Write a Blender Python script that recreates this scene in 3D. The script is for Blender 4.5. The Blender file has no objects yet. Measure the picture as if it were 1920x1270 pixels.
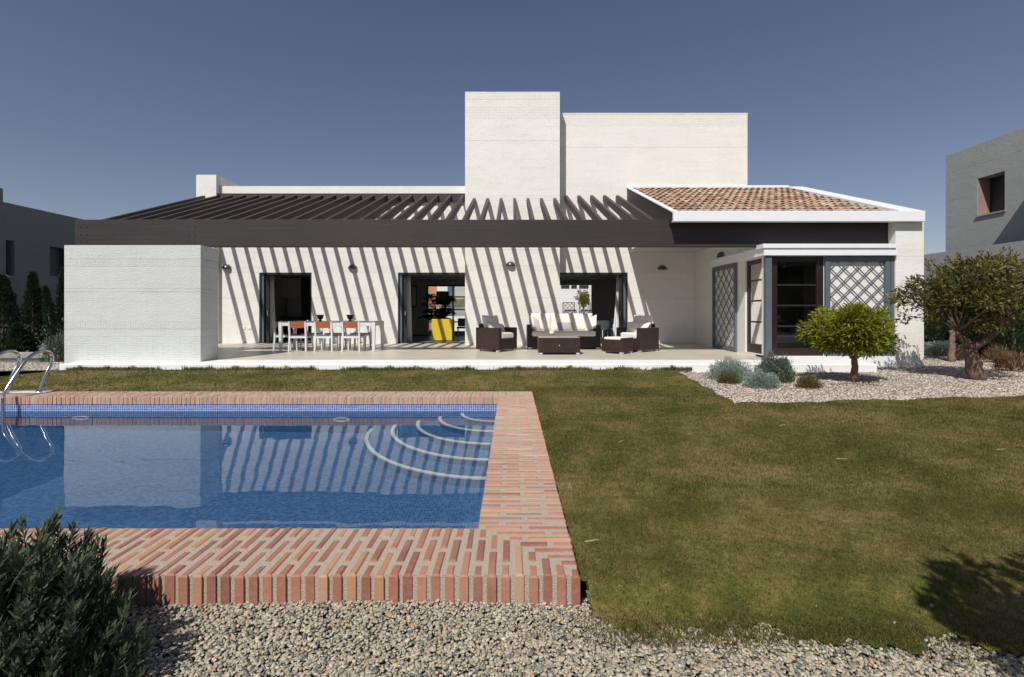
import bpy, bmesh, math, random
import numpy as np
from mathutils import Vector, Matrix

# ------------------------------------------------------------------ camera, sky, sun, exposure
sc = bpy.context.scene
COL = sc.collection
F = 917.0; HZ = 588.0; ZC = 1.2
cam_d = bpy.data.cameras.new('camera'); cam = bpy.data.objects.new('camera', cam_d); COL.objects.link(cam)
cam.location = (0, 0, ZC); cam.rotation_euler = (math.radians(90), 0, 0)
cam_d.sensor_width = 36; cam_d.lens = 36 * F / 1920; cam_d.shift_y = -(635 - HZ) / 1920
cam_d.clip_start = 0.05; cam_d.clip_end = 3000
sc.camera = cam

SUN = Vector((-.43, -1.0, 1.27)).normalized()
elev = math.asin(SUN.z); az = math.atan2(SUN.x, SUN.y)
world = bpy.data.worlds.new("World"); sc.world = world; world.use_nodes = True
wn = world.node_tree
sky = wn.nodes.new('ShaderNodeTexSky'); sky.sky_type = 'NISHITA'; sky.sun_disc = False
sky.sun_elevation = elev; sky.sun_rotation = az
sky.altitude = 600; sky.air_density = 1.0; sky.dust_density = 0.9; sky.ozone_density = 2.6
tint = wn.nodes.new('ShaderNodeMix'); tint.data_type = 'RGBA'; tint.blend_type = 'MULTIPLY'; tint.inputs[0].default_value = 1
tint.inputs[7].default_value = (1.24, 1.02, .96, 1)
wn.links.new(sky.outputs[0], tint.inputs[6]); wn.links.new(tint.outputs[2], wn.nodes['Background'].inputs[0])
wn.nodes['Background'].inputs[1].default_value = 0.074
sd = bpy.data.lights.new('sun', 'SUN'); sun = bpy.data.objects.new('sun', sd); COL.objects.link(sun)
sd.energy = 4.4; sd.angle = math.radians(0.55); sd.color = (1.0, 0.965, 0.90)
sun.rotation_euler = SUN.to_track_quat('Z', 'Y').to_euler(); sun.location = (-6, -8, 12)
sd.cycles.is_caustics_light = True
sc.view_settings.view_transform = 'Standard'; sc.view_settings.look = 'None'
sc.view_settings.exposure = 0.0; sc.view_settings.gamma = 1.0
sc.render.engine = 'CYCLES'
sc.cycles.use_denoising = True
sc.cycles.max_bounces = 10; sc.cycles.transparent_max_bounces = 24

R = random.Random(7)
def wp(px, py, D):
    return Vector(((px - 960) / F * D, D, ZC - (py - HZ) / F * D))
def XX(px, D): return (px - 960) / F * D
def ZZ(py, D): return ZC - (py - HZ) / F * D
def fz(D):     # terrace floor height, a slight fall towards the lawn
    return .071 + (D - 10.9) * .01746
K = 1.087; DZ = -.104    # garden unit and garden datum below the terrace datum
def lz(y): return np.interp(y, [0, 7.7, 10.9, 20], [-.104, -.104, -.054, -.054])

# ------------------------------------------------------------------ node helpers
def mat(name):
    m = bpy.data.materials.new(name); m.use_nodes = True
    return m, m.node_tree, m.node_tree.nodes['Principled BSDF']
def N(nt, t, **kw):
    n = nt.nodes.new(t)
    for k, v in kw.items():
        if k.startswith('i_'): n.inputs[k[2:].replace('_', ' ')].default_value = v
        else: setattr(n, k, v)
    return n
def L(nt, a, b): nt.links.new(a, b)
def noise(nt, vec, scale, detail=4, rough=.55, sc3=None):
    n = N(nt, 'ShaderNodeTexNoise'); n.inputs['Scale'].default_value = scale
    n.inputs['Detail'].default_value = detail; n.inputs['Roughness'].default_value = rough
    if sc3:
        mp = N(nt, 'ShaderNodeMapping'); mp.inputs['Scale'].default_value = sc3
        L(nt, vec, mp.inputs[0]); vec = mp.outputs[0]
    L(nt, vec, n.inputs['Vector']); return n
def ramp(nt, fac, stops, interp='LINEAR'):
    r = N(nt, 'ShaderNodeValToRGB'); r.color_ramp.interpolation = interp
    el = r.color_ramp.elements
    while len(el) < len(stops): el.new(.5)
    for e, (p, c) in zip(el, stops): e.position = p; e.color = (c[0], c[1], c[2], 1)
    L(nt, fac, r.inputs[0]); return r
def mixc(nt, a, b, fac, mode='MIX'):
    m = N(nt, 'ShaderNodeMix', data_type='RGBA', blend_type=mode)
    for s, v in ((0, fac), (6, a), (7, b)):
        if hasattr(v, 'links') or isinstance(v, bpy.types.NodeSocket): L(nt, v, m.inputs[s])
        else: m.inputs[s].default_value = v if s == 0 else (v[0], v[1], v[2], 1)
    return m.outputs[2]
def math_(nt, op, a, b=None, c=None):
    m = N(nt, 'ShaderNodeMath', operation=op)
    for i, v in enumerate((a, b, c)):
        if v is None: continue
        if isinstance(v, bpy.types.NodeSocket): L(nt, v, m.inputs[i])
        else: m.inputs[i].default_value = v
    return m.outputs[0]
def bump(nt, bs, h, strength, dist, prev=None):
    b = N(nt, 'ShaderNodeBump'); b.inputs['Strength'].default_value = strength; b.inputs['Distance'].default_value = dist
    L(nt, h, b.inputs['Height'])
    if prev is not None: L(nt, prev, b.inputs['Normal'])
    L(nt, b.outputs[0], bs.inputs['Normal']); return b.outputs[0]
def simple(name, c, rough=.6, metal=0, var=.12, vs=8, bs=0, bscale=60, spec=None):
    m, nt, p = mat(name)
    tc = N(nt, 'ShaderNodeTexCoord').outputs['Object']
    n = noise(nt, tc, vs, 5)
    r = ramp(nt, n.outputs[0], [(.25, [x * (1 - var) for x in c]), (.75, [min(1, x * (1 + var)) for x in c])])
    L(nt, r.outputs[0], p.inputs['Base Color']); p.inputs['Roughness'].default_value = rough
    p.inputs['Metallic'].default_value = metal
    if spec is not None: p.inputs['Specular IOR Level'].default_value = spec
    if bs:
        nb = noise(nt, tc, bscale, 4); bump(nt, p, nb.outputs[0], bs, .01)
    return m

def whitewall(name, c, k=1.0, bands=(), course=.052):
    """painted brick: faint courses, patches of plaster, soldier bands at given heights"""
    m, nt, p = mat(name)
    tc = N(nt, 'ShaderNodeTexCoord').outputs['Object']
    sx = N(nt, 'ShaderNodeSeparateXYZ'); L(nt, tc, sx.inputs[0])
    u = math_(nt, 'ADD', sx.outputs[0], sx.outputs[1])
    wob = noise(nt, tc, 2.2, 4)
    zz = math_(nt, 'ADD', sx.outputs[2], math_(nt, 'MULTIPLY', wob.outputs[0], .03))
    cb = N(nt, 'ShaderNodeCombineXYZ'); L(nt, u, cb.inputs[0]); L(nt, zz, cb.inputs[1])
    br = N(nt, 'ShaderNodeTexBrick'); L(nt, cb.outputs[0], br.inputs['Vector'])
    br.inputs['Scale'].default_value = 1; br.inputs['Brick Width'].default_value = .25; br.inputs['Row Height'].default_value = course
    br.inputs['Mortar Size'].default_value = .004; br.inputs['Mortar Smooth'].default_value = .6
    # patches where the courses show, bands where they show strongly
    pn = noise(nt, tc, 1.1, 4, sc3=(1, 1, 6))
    show = ramp(nt, pn.outputs[0], [(.46, (0.04,) * 3), (.66, (.55,) * 3)]).outputs[0]
    h = math_(nt, 'MULTIPLY', br.outputs['Fac'], show)
    fn = noise(nt, tc, 2.6, 5, .7, sc3=(1, 1, 3)); fade = ramp(nt, fn.outputs[0], [(.36, (.35,) * 3), (.56, (1,) * 3)]).outputs[0]
    cb2 = N(nt, 'ShaderNodeCombineXYZ'); L(nt, zz, cb2.inputs[0]); L(nt, u, cb2.inputs[1])
    for (z0, z1, kind) in bands:
        inb = math_(nt, 'MULTIPLY', math_(nt, 'GREATER_THAN', zz, z0), math_(nt, 'LESS_THAN', zz, z1))
        if kind == 's':
            b2 = N(nt, 'ShaderNodeTexBrick'); mp = N(nt, 'ShaderNodeMapping'); mp.inputs['Location'].default_value = (-z0, 0, 0)
            L(nt, cb2.outputs[0], mp.inputs[0]); L(nt, mp.outputs[0], b2.inputs['Vector'])
            b2.offset = 0; b2.inputs['Scale'].default_value = 1; b2.inputs['Brick Width'].default_value = z1 - z0
            b2.inputs['Row Height'].default_value = .058; b2.inputs['Mortar Size'].default_value = .006; b2.inputs['Mortar Smooth'].default_value = .4
            src = b2.outputs['Fac']; wv = 1.0
        elif kind == 'l':
            src = 1.0; wv = 1.6
        else:
            src = br.outputs['Fac']; wv = .85
        add = math_(nt, 'MULTIPLY', math_(nt, 'MULTIPLY', inb, src), fade)
        h = math_(nt, 'MAXIMUM', h, math_(nt, 'MULTIPLY', add, wv))
    pl = noise(nt, tc, 38, 6, .65); pl2 = noise(nt, tc, 5, 5)
    b1 = N(nt, 'ShaderNodeBump'); b1.invert = True; b1.inputs['Strength'].default_value = .75 * k; b1.inputs['Distance'].default_value = .008
    L(nt, h, b1.inputs['Height'])
    pl3 = noise(nt, tc, 14, 5, .6, sc3=(1, 1, 2.5))
    bump(nt, p, math_(nt, 'ADD', math_(nt, 'ADD', pl.outputs[0], pl2.outputs[0]), pl3.outputs[0]), .55 * k, .014, b1.outputs[0])
    st = noise(nt, tc, .9, 6, .6, sc3=(1, 1, 1.8))
    st2 = noise(nt, tc, 3.0, 6, .6, sc3=(2.5, 2.5, .5))
    c1 = ramp(nt, st.outputs[0], [(.3, [x * .94 for x in c]), (.6, c)]).outputs[0]
    c2 = mixc(nt, c1, (c[0] * .93, c[1] * .91, c[2] * .84), math_(nt, 'MULTIPLY', ramp(nt, st2.outputs[0], [(.5, (0,) * 3), (.75, (1,) * 3)]).outputs[0], .55))
    c3 = mixc(nt, c2, (c[0] * .78, c[1] * .77, c[2] * .73), math_(nt, 'MULTIPLY', h, .15))
    L(nt, c3, p.inputs['Base Color']); p.inputs['Roughness'].default_value = .75
    return m

M = {}
M['wall'] = whitewall('painted_brick_cream', (.79, .785, .735), bands=[(.17, .75, 'c'), (1.72, 1.74, 'l'), (2.62, 2.80, 's'), (3.3, 3.32, 'l'), (4.55, 4.75, 's'), (4.9, 5.1, 'c'), (6.9, 6.93, 'l'), (7.62, 8.05, 'c'), (8.28, 8.5, 's')])
M['block'] = whitewall('painted_brick_white', (.61, .635, .63), 1.0, bands=[(-.1, .70, 'c'), (.86, 1.02, 's'), (.83, .845, 'l'), (1.7, 1.715, 'l'), (1.78, 1.79, 'l'), (2.30, 2.46, 's'), (2.475, 2.485, 'l')])
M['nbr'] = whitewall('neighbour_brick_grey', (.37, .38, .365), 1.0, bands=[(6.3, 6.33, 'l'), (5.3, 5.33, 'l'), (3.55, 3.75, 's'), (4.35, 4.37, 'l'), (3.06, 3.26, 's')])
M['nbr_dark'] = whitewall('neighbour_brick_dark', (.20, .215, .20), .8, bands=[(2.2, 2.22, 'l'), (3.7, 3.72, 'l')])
M['white'] = simple('white_render', (.82, .83, .81), .55, var=.04, vs=3, bs=.15, bscale=30)
M['fascia'] = simple('white_painted_metal', (.80, .82, .84), .4, var=.03, vs=4)
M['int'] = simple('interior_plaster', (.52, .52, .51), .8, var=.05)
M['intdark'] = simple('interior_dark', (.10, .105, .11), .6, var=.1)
M['frame'] = simple('grey_painted_steel', (.105, .125, .15), .4, var=.1)
M['darkframe'] = simple('dark_frame', (.022, .024, .028), .4, var=.2)
M['woodframe'] = simple('brown_window_wood', (.022, .011, .010), .4, var=.25, vs=20)
M['lamp'] = simple('lamp_grey_metal', (.10, .11, .12), .35, metal=.6, var=.1)
M['steel'] = simple('polished_steel', (.62, .63, .64), .14, metal=1, var=.05)
M['alu'] = simple('white_aluminium', (.64, .66, .69), .45, var=.05)
M['aluf'] = simple('silver_feet', (.75, .75, .75), .3, metal=.4, var=.05)
M['cushion'] = simple('cream_cushion', (.80, .745, .65), .9, var=.05, vs=5, bs=.25, bscale=25)
M['lilac'] = simple('lilac_cushion', (.40, .37, .39), .9, var=.05, bs=.2, bscale=25)
M['yellow'] = simple('yellow_fabric', (.62, .47, .03), .8, var=.06, vs=30)
M['curtain'] = simple('white_curtain', (.84, .84, .83), .9, var=.04)
M['terrac'] = simple('pot_brown', (.09, .065, .045), .5, var=.4, vs=60)
M['candle'] = simple('candle_cream', (.75, .66, .45), .5, var=.05)
M['tabletop'] = simple('grey_table_top', (.35, .34, .32), .3, var=.08)
M['bark'] = simple('bark', (.20, .135, .10), .9, var=.45, vs=14, bs=.9, bscale=22)
M['bark2'] = simple('mossy_bark', (.125, .085, .06), .9, var=.45, vs=9, bs=1, bscale=18)
M['stem'] = simple('green_stem', (.09, .10, .05), .8, var=.3, vs=20)
M['soil'] = simple('dark_soil', (.06, .055, .045), .95, var=.4, vs=3, bs=.5, bscale=12)
M['stone'] = simple('border_stone', (.32, .31, .29), .9, var=.2, vs=6, bs=.5, bscale=12)
M['fill'] = simple('white_socket', (.78, .78, .76), .4, var=.02)

def glass_mat():
    m, nt, p = mat('window_glass')
    nt.nodes.remove(p)
    o = nt.nodes['Material Output']
    g = N(nt, 'ShaderNodeBsdfGlossy'); g.inputs['Roughness'].default_value = .02
    t = N(nt, 'ShaderNodeBsdfTransparent'); t.inputs[0].default_value = (.97, .97, .95, 1)
    fr = N(nt, 'ShaderNodeFresnel'); fr.inputs[0].default_value = 1.7
    mx = N(nt, 'ShaderNodeMixShader'); L(nt, fr.outputs[0], mx.inputs[0]); L(nt, t.outputs[0], mx.inputs[1]); L(nt, g.outputs[0], mx.inputs[2])
    L(nt, mx.outputs[0], o.inputs[0]); return m
M['glass'] = glass_mat()

def wood_mat(name, c, axis, var=.35, rough=.6):
    m, nt, p = mat(name)
    tc = N(nt, 'ShaderNodeTexCoord').outputs['Object']
    s = {'x': (.25, 6, 14), 'y': (14, .4, 14), 'l': (3, 14, 14)}[axis]
    n = noise(nt, tc, 1.6, 8, .7, sc3=s); n2 = noise(nt, tc, 1.2, 3)
    f = math_(nt, 'ADD', math_(nt, 'MULTIPLY', n.outputs[0], .7), math_(nt, 'MULTIPLY', n2.outputs[0], .3))
    r = ramp(nt, f, [(.32, [x * (1 - var) for x in c]), (.5, c), (.68, [x * (1 + var) for x in c])])
    L(nt, r.outputs[0], p.inputs['Base Color']); p.inputs['Roughness'].default_value = rough
    bump(nt, p, n.outputs[0], .35, .01)
    return m
M['beam'] = wood_mat('stained_beam', (.026, .021, .0215), 'x', .45)
M['rafter'] = wood_mat('stained_rafter', (.052, .038, .034), 'y', .35)
M['chairwood'] = wood_mat('orange_wood', (.36, .105, .035), 'l', .25, .35)
M['seatwood'] = wood_mat('brown_seat_wood', (.16, .08, .05), 'l', .25, .4)

def wicker_mat():
    m, nt, p = mat('dark_wicker')
    tc = N(nt, 'ShaderNodeTexCoord').outputs['Object']
    sx = N(nt, 'ShaderNodeSeparateXYZ'); L(nt, tc, sx.inputs[0])
    u = math_(nt, 'ADD', sx.outputs[0], sx.outputs[1])
    cb = N(nt, 'ShaderNodeCombineXYZ'); L(nt, u, cb.inputs[0]); L(nt, sx.outputs[2], cb.inputs[1])
    br = N(nt, 'ShaderNodeTexBrick'); L(nt, cb.outputs[0], br.inputs['Vector'])
    br.inputs['Scale'].default_value = 1; br.inputs['Brick Width'].default_value = .045; br.inputs['Row Height'].default_value = .018
    br.inputs['Mortar Size'].default_value = .002; br.inputs['Mortar Smooth'].default_value = .5; br.inputs['Bias'].default_value = -.1
    br.inputs['Color1'].default_value = (.048, .027, .021, 1); br.inputs['Color2'].default_value = (.016, .010, .009, 1); br.inputs['Mortar'].default_value = (.006, .005, .005, 1)
    n = noise(nt, tc, 2.5, 5, .6, sc3=(1, 1, 30))
    c = mixc(nt, br.outputs[0], (.085, .035, .022), math_(nt, 'MULTIPLY', ramp(nt, n.outputs[0], [(.45, (0,) * 3), (.7, (1,) * 3)]).outputs[0], .6))
    L(nt, c, p.inputs['Base Color']); p.inputs['Roughness'].default_value = .42
    bump(nt, p, math_(nt, 'SUBTRACT', 1.0, br.outputs['Fac']), .7, .006)
    return m
M['wicker'] = wicker_mat()

def attr_leaf(name, stops, trans=.35, rough=.5, spec=.4):
    """leaf colour from a per-leaf random number stored on the mesh"""
    m, nt, p = mat(name)
    a = N(nt, 'ShaderNodeAttribute', attribute_name='rnd')
    r = ramp(nt, a.outputs['Fac'], stops)
    L(nt, r.outputs[0], p.inputs['Base Color']); p.inputs['Roughness'].default_value = rough
    p.inputs['Specular IOR Level'].default_value = spec
    if trans:
        t = N(nt, 'ShaderNodeBsdfTranslucent'); L(nt, r.outputs[0], t.inputs[0])
        mx = N(nt, 'ShaderNodeMixShader'); mx.inputs[0].default_value = trans
        L(nt, p.outputs[0], mx.inputs[1]); L(nt, t.outputs[0], mx.inputs[2])
        L(nt, mx.outputs[0], nt.nodes['Material Output'].inputs[0])
    return m
M['leaf_lime'] = attr_leaf('bright_citrus_leaf', [(0, (.06, .085, .006)), (.45, (.19, .215, .009)), (.8, (.31, .32, .02)), (1, (.42, .38, .05))])
M['leaf_citrus'] = attr_leaf('dull_citrus_leaf', [(0, (.032, .045, .010)), (.5, (.095, .10, .020)), (.8, (.18, .155, .035)), (1, (.32, .22, .05))], .25)
M['leaf_dark'] = attr_leaf('conifer_leaf', [(0, (.012, .022, .012)), (.6, (.028, .045, .022)), (1, (.055, .075, .03))], .15)
M['leaf_silver'] = attr_leaf('silver_leaf', [(0, (.13, .18, .15)), (.6, (.26, .33, .29)), (1, (.42, .49, .44))], .15, .8)
M['leaf_rosemary'] = attr_leaf('rosemary_leaf', [(0, (.045, .065, .045)), (.6, (.10, .135, .09)), (1, (.19, .23, .16))], .15, .7)
M['leaf_olive'] = attr_leaf('olive_brown_leaf', [(0, (.06, .06, .025)), (.6, (.13, .12, .045)), (1, (.22, .18, .07))], .15, .7)
M['leaf_dry'] = attr_leaf('dry_grass_leaf', [(0, (.07, .04, .025)), (.6, (.18, .11, .06)), (1, (.28, .19, .09))], .2, .8)
M['leaf_lav'] = attr_leaf('grey_green_leaf', [(0, (.022, .036, .022)), (.5, (.070, .100, .056)), (.85, (.14, .185, .10)), (1, (.24, .28, .18))], .2, .6)
M['leaf_palm'] = attr_leaf('palm_leaf', [(0, (.01, .018, .008)), (1, (.03, .045, .02))], .1)
M['leaf_yellow'] = attr_leaf('yellow_green_leaf', [(0, (.16, .17, .02)), (1, (.42, .38, .05))], .3)
M['pebble'] = attr_leaf('river_pebble', [(0, (.10, .11, .11)), (.14, (.21, .21, .18)), (.3, (.34, .30, .22)), (.6, (.46, .40, .29)), (.8, (.33, .31, .25)), (.93, (.56, .52, .43)), (1, (.42, .26, .13))], 0, .55, .35)
M['chip'] = attr_leaf('pale_gravel', [(0, (.17, .145, .12)), (.3, (.38, .325, .27)), (.7, (.53, .46, .39)), (1, (.68, .62, .54))], 0, .85, .2)

def brick_mat():
    m, nt, p = mat('terracotta_brick')
    a = N(nt, 'ShaderNodeAttribute', attribute_name='rnd')
    tc = N(nt, 'ShaderNodeTexCoord').outputs['Object']
    r = ramp(nt, a.outputs['Fac'], [(0, (.22, .070, .045)), (.35, (.32, .108, .066)), (.75, (.39, .145, .088)), (.93, (.43, .20, .10)), (1, (.44, .26, .16))])
    n = noise(nt, tc, 45, 6, .7); n2 = noise(nt, tc, 2.3, 5)
    c = mixc(nt, r.outputs[0], (.50, .34, .26), math_(nt, 'MULTIPLY', ramp(nt, n.outputs[0], [(.45, (0,) * 3), (.75, (1,) * 3)]).outputs[0], .28))
    c = mixc(nt, c, (.58, .47, .39), math_(nt, 'MULTIPLY', ramp(nt, n2.outputs[0], [(.45, (0,) * 3), (.7, (1,) * 3)]).outputs[0], .22))
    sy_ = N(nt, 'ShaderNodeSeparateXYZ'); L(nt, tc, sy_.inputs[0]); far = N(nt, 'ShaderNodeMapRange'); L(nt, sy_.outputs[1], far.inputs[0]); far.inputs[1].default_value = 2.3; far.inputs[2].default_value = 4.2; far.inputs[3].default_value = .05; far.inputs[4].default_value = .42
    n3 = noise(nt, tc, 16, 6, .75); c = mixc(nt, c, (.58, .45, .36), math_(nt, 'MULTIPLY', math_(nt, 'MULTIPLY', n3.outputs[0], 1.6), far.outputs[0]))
    L(nt, c, p.inputs['Base Color']); p.inputs['Roughness'].default_value = .85
    bump(nt, p, n.outputs[0], .5, .006); return m
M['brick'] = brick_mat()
M['mortar'] = simple('sandy_mortar', (.45, .39, .30), .95, var=.2, vs=120, bs=.9, bscale=160)

def tile_mat():
    m, nt, p = mat('roof_tile')
    a = N(nt, 'ShaderNodeAttribute', attribute_name='rnd')
    tc = N(nt, 'ShaderNodeTexCoord').outputs['Object']
    r = ramp(nt, a.outputs['Fac'], [(0, (.22, .165, .13)), (.25, (.37, .215, .155)), (.5, (.47, .285, .195)), (.75, (.53, .37, .26)), (.9, (.42, .35, .27)), (1, (.58, .47, .37))])
    n = noise(nt, tc, 9, 6, .7); n2 = noise(nt, tc, 1.4, 4)
    c = mixc(nt, r.outputs[0], (.20, .18, .13), math_(nt, 'MULTIPLY', ramp(nt, n.outputs[0], [(.5, (0,) * 3), (.68, (1,) * 3)]).outputs[0], .6))
    c = mixc(nt, c, (.26, .22, .15), math_(nt, 'MULTIPLY', ramp(nt, n2.outputs[0], [(.5, (0,) * 3), (.7, (1,) * 3)]).outputs[0], .5))
    L(nt, c, p.inputs['Base Color']); p.inputs['Roughness'].default_value = .9
    bump(nt, p, n.outputs[0], .4, .01); return m
M['tile'] = tile_mat()

def mosaic(name, cols, grout, pitch=.030, gw=.13):
    m, nt, p = mat(name)
    tc = N(nt, 'ShaderNodeTexCoord').outputs['Object']
    sc_ = N(nt, 'ShaderNodeVectorMath', operation='SCALE'); sc_.inputs['Scale'].default_value = 1 / pitch; L(nt, tc, sc_.inputs[0])
    fl = N(nt, 'ShaderNodeVectorMath', operation='FLOOR'); L(nt, sc_.outputs[0], fl.inputs[0])
    frc = N(nt, 'ShaderNodeVectorMath', operation='FRACTION'); L(nt, sc_.outputs[0], frc.inputs[0])
    s = N(nt, 'ShaderNodeSeparateXYZ'); L(nt, frc.outputs[0], s.inputs[0])
    g = N(nt, 'ShaderNodeNewGeometry'); ns = N(nt, 'ShaderNodeSeparateXYZ'); L(nt, g.outputs['True Normal'], ns.inputs[0])
    tot = None
    for i in range(3):
        ln = math_(nt, 'LESS_THAN', s.outputs[i], gw)
        w = math_(nt, 'LESS_THAN', math_(nt, 'ABSOLUTE', ns.outputs[i]), .8)
        v = math_(nt, 'MULTIPLY', ln, w); tot = v if tot is None else math_(nt, 'MAXIMUM', tot, v)
    wn_ = N(nt, 'ShaderNodeTexWhiteNoise'); L(nt, fl.outputs[0], wn_.inputs['Vector'])
    r = ramp(nt, wn_.outputs['Value'], cols)
    L(nt, mixc(nt, r.outputs[0], grout, tot), p.inputs['Base Color']); p.inputs['Roughness'].default_value = .25
    return m
M['mosaic'] = mosaic('blue_mosaic', [(0, (.022, .095, .225)), (.5, (.042, .142, .31)), (1, (.07, .20, .395))], (.12, .25, .44), gw=.11)
M['band'] = mosaic('waterline_mosaic', [(0, (.02, .07, .26)), (.5, (.04, .11, .36)), (1, (.07, .17, .45))], (.50, .58, .72), gw=.17)
M['nosing'] = simple('white_mosaic', (.72, .74, .70), .3, var=.12, vs=60)

def water_mat():
    m, nt, p = mat('pool_water')
    nt.nodes.remove(p); o = nt.nodes['Material Output']
    r = N(nt, 'ShaderNodeBsdfRefraction'); r.inputs['IOR'].default_value = 1.333; r.inputs['Roughness'].default_value = 0
    r.inputs[0].default_value = (.93, .97, 1, 1)
    g = N(nt, 'ShaderNodeBsdfGlossy'); g.inputs['Roughness'].default_value = 0
    fr = N(nt, 'ShaderNodeFresnel'); fr.inputs[0].default_value = 1.333
    mx = N(nt, 'ShaderNodeMixShader'); L(nt, fr.outputs[0], mx.inputs[0]); L(nt, r.outputs[0], mx.inputs[1]); L(nt, g.outputs[0], mx.inputs[2])
    L(nt, mx.outputs[0], o.inputs[0]); return m
M['water'] = water_mat()

def terrace_mat():
    m, nt, p = mat('terrace_stone')
    tc = N(nt, 'ShaderNodeTexCoord').outputs['Object']
    br = N(nt, 'ShaderNodeTexBrick'); L(nt, tc, br.inputs['Vector']); br.inputs['Scale'].default_value = 1
    br.inputs['Brick Width'].default_value = 1.1; br.inputs['Row Height'].default_value = .55; br.inputs['Mortar Size'].default_value = .004
    br.inputs['Color1'].default_value = (.56, .50, .42, 1); br.inputs['Color2'].default_value = (.60, .545, .46, 1); br.inputs['Mortar'].default_value = (.42, .38, .32, 1)
    n = noise(nt, tc, 1.5, 6, .65, sc3=(1, 3, 1))
    c = mixc(nt, br.outputs[0], (.38, .31, .25), math_(nt, 'MULTIPLY', ramp(nt, n.outputs[0], [(.45, (0,) * 3), (.7, (1,) * 3)]).outputs[0], .55))
    L(nt, c, p.inputs['Base Color']); p.inputs['Roughness'].default_value = .38; return m
M['terrace'] = terrace_mat()

def lawn_mat(name, is_blade):
    m, nt, p = mat(name)
    tc = N(nt, 'ShaderNodeTexCoord').outputs['Object']
    a = noise(nt, tc, .75, 6, .6); b = noise(nt, tc, 3.1, 6, .7); c = noise(nt, tc, 28, 4, .7)
    d_ = noise(nt, tc, 9.0, 5, .7)
    f = math_(nt, 'ADD', math_(nt, 'ADD', math_(nt, 'MULTIPLY', a.outputs[0], .42), math_(nt, 'MULTIPLY', b.outputs[0], .34)), math_(nt, 'MULTIPLY', d_.outputs[0], .24))
    if is_blade:
        at = N(nt, 'ShaderNodeAttribute', attribute_name='rnd')
        f = math_(nt, 'ADD', f, math_(nt, 'MULTIPLY', math_(nt, 'SUBTRACT', at.outputs['Fac'], .5), .30))
        f = math_(nt, 'ADD', f, math_(nt, 'MULTIPLY', math_(nt, 'SUBTRACT', c.outputs[0], .5), .30))
    else:
        f = math_(nt, 'ADD', f, math_(nt, 'MULTIPLY', math_(nt, 'SUBTRACT', c.outputs[0], .5), .2))
    g1, g2, y1, y2 = (.060, .073, .014), (.108, .106, .022), (.188, .155, .047), (.285, .222, .102)
    r = ramp(nt, f, [(.38, g1), (.47, g2), (.54, y1), (.63, y2)])
    p.inputs['Roughness'].default_value = .7; p.inputs['Specular IOR Level'].default_value = .2
    cc_ = r.outputs[0]
    if is_blade:
        wn2 = N(nt, 'ShaderNodeTexWhiteNoise', noise_dimensions='1D'); L(nt, at.outputs['Fac'], wn2.inputs['W'])
        cc_ = mixc(nt, cc_, ramp(nt, wn2.outputs['Value'], [(0, (.45,) * 3), (.6, (.95,) * 3), (1, (1.0,) * 3)]).outputs[0], 1.0, 'MULTIPLY')
    L(nt, cc_, p.inputs['Base Color'])
    if is_blade:
        t = N(nt, 'ShaderNodeBsdfTranslucent'); L(nt, cc_, t.inputs[0])
        mx = N(nt, 'ShaderNodeMixShader'); mx.inputs[0].default_value = .25
        L(nt, p.outputs[0], mx.inputs[1]); L(nt, t.outputs[0], mx.inputs[2]); L(nt, mx.outputs[0], nt.nodes['Material Output'].inputs[0])
    else:
        bump(nt, p, c.outputs[0], .8, .03)
    return m
M['lawn'] = lawn_mat('lawn_soil', False); M['blade'] = lawn_mat('lawn_blade', True)
def gravel_mat(name, cs, scale):
    m, nt, p = mat(name)
    tc = N(nt, 'ShaderNodeTexCoord').outputs['Object']
    v = N(nt, 'ShaderNodeTexVoronoi'); v.inputs['Scale'].default_value = scale; L(nt, tc, v.inputs['Vector'])
    s = N(nt, 'ShaderNodeSeparateColor'); L(nt, v.outputs['Color'], s.inputs[0])
    r = ramp(nt, s.outputs[0], cs)
    dk = ramp(nt, v.outputs['Distance'], [(.35, (1,) * 3), (.8, (.55,) * 3)]).outputs[0]
    L(nt, mixc(nt, r.outputs[0], dk, 1.0, 'MULTIPLY'), p.inputs['Base Color']); p.inputs['Roughness'].default_value = .9
    b = N(nt, 'ShaderNodeBump'); b.invert = True; b.inputs['Strength'].default_value = .8; b.inputs['Distance'].default_value = .012
    L(nt, v.outputs['Distance'], b.inputs['Height']); L(nt, b.outputs[0], p.inputs['Normal']); return m
M['gravel'] = gravel_mat('pale_gravel_bed', [(0, (.20, .17, .15)), (.4, (.34, .29, .26)), (1, (.52, .46, .41))], 55)
M['gravel2'] = gravel_mat('grey_gravel_bed', [(0, (.10, .10, .09)), (.5, (.2, .19, .17)), (1, (.32, .3, .26))], 60)
M['hill'] = simple('scrub_hill', (.12, .125, .05), .95, var=.45, vs=.12, bs=.4, bscale=.5)

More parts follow.
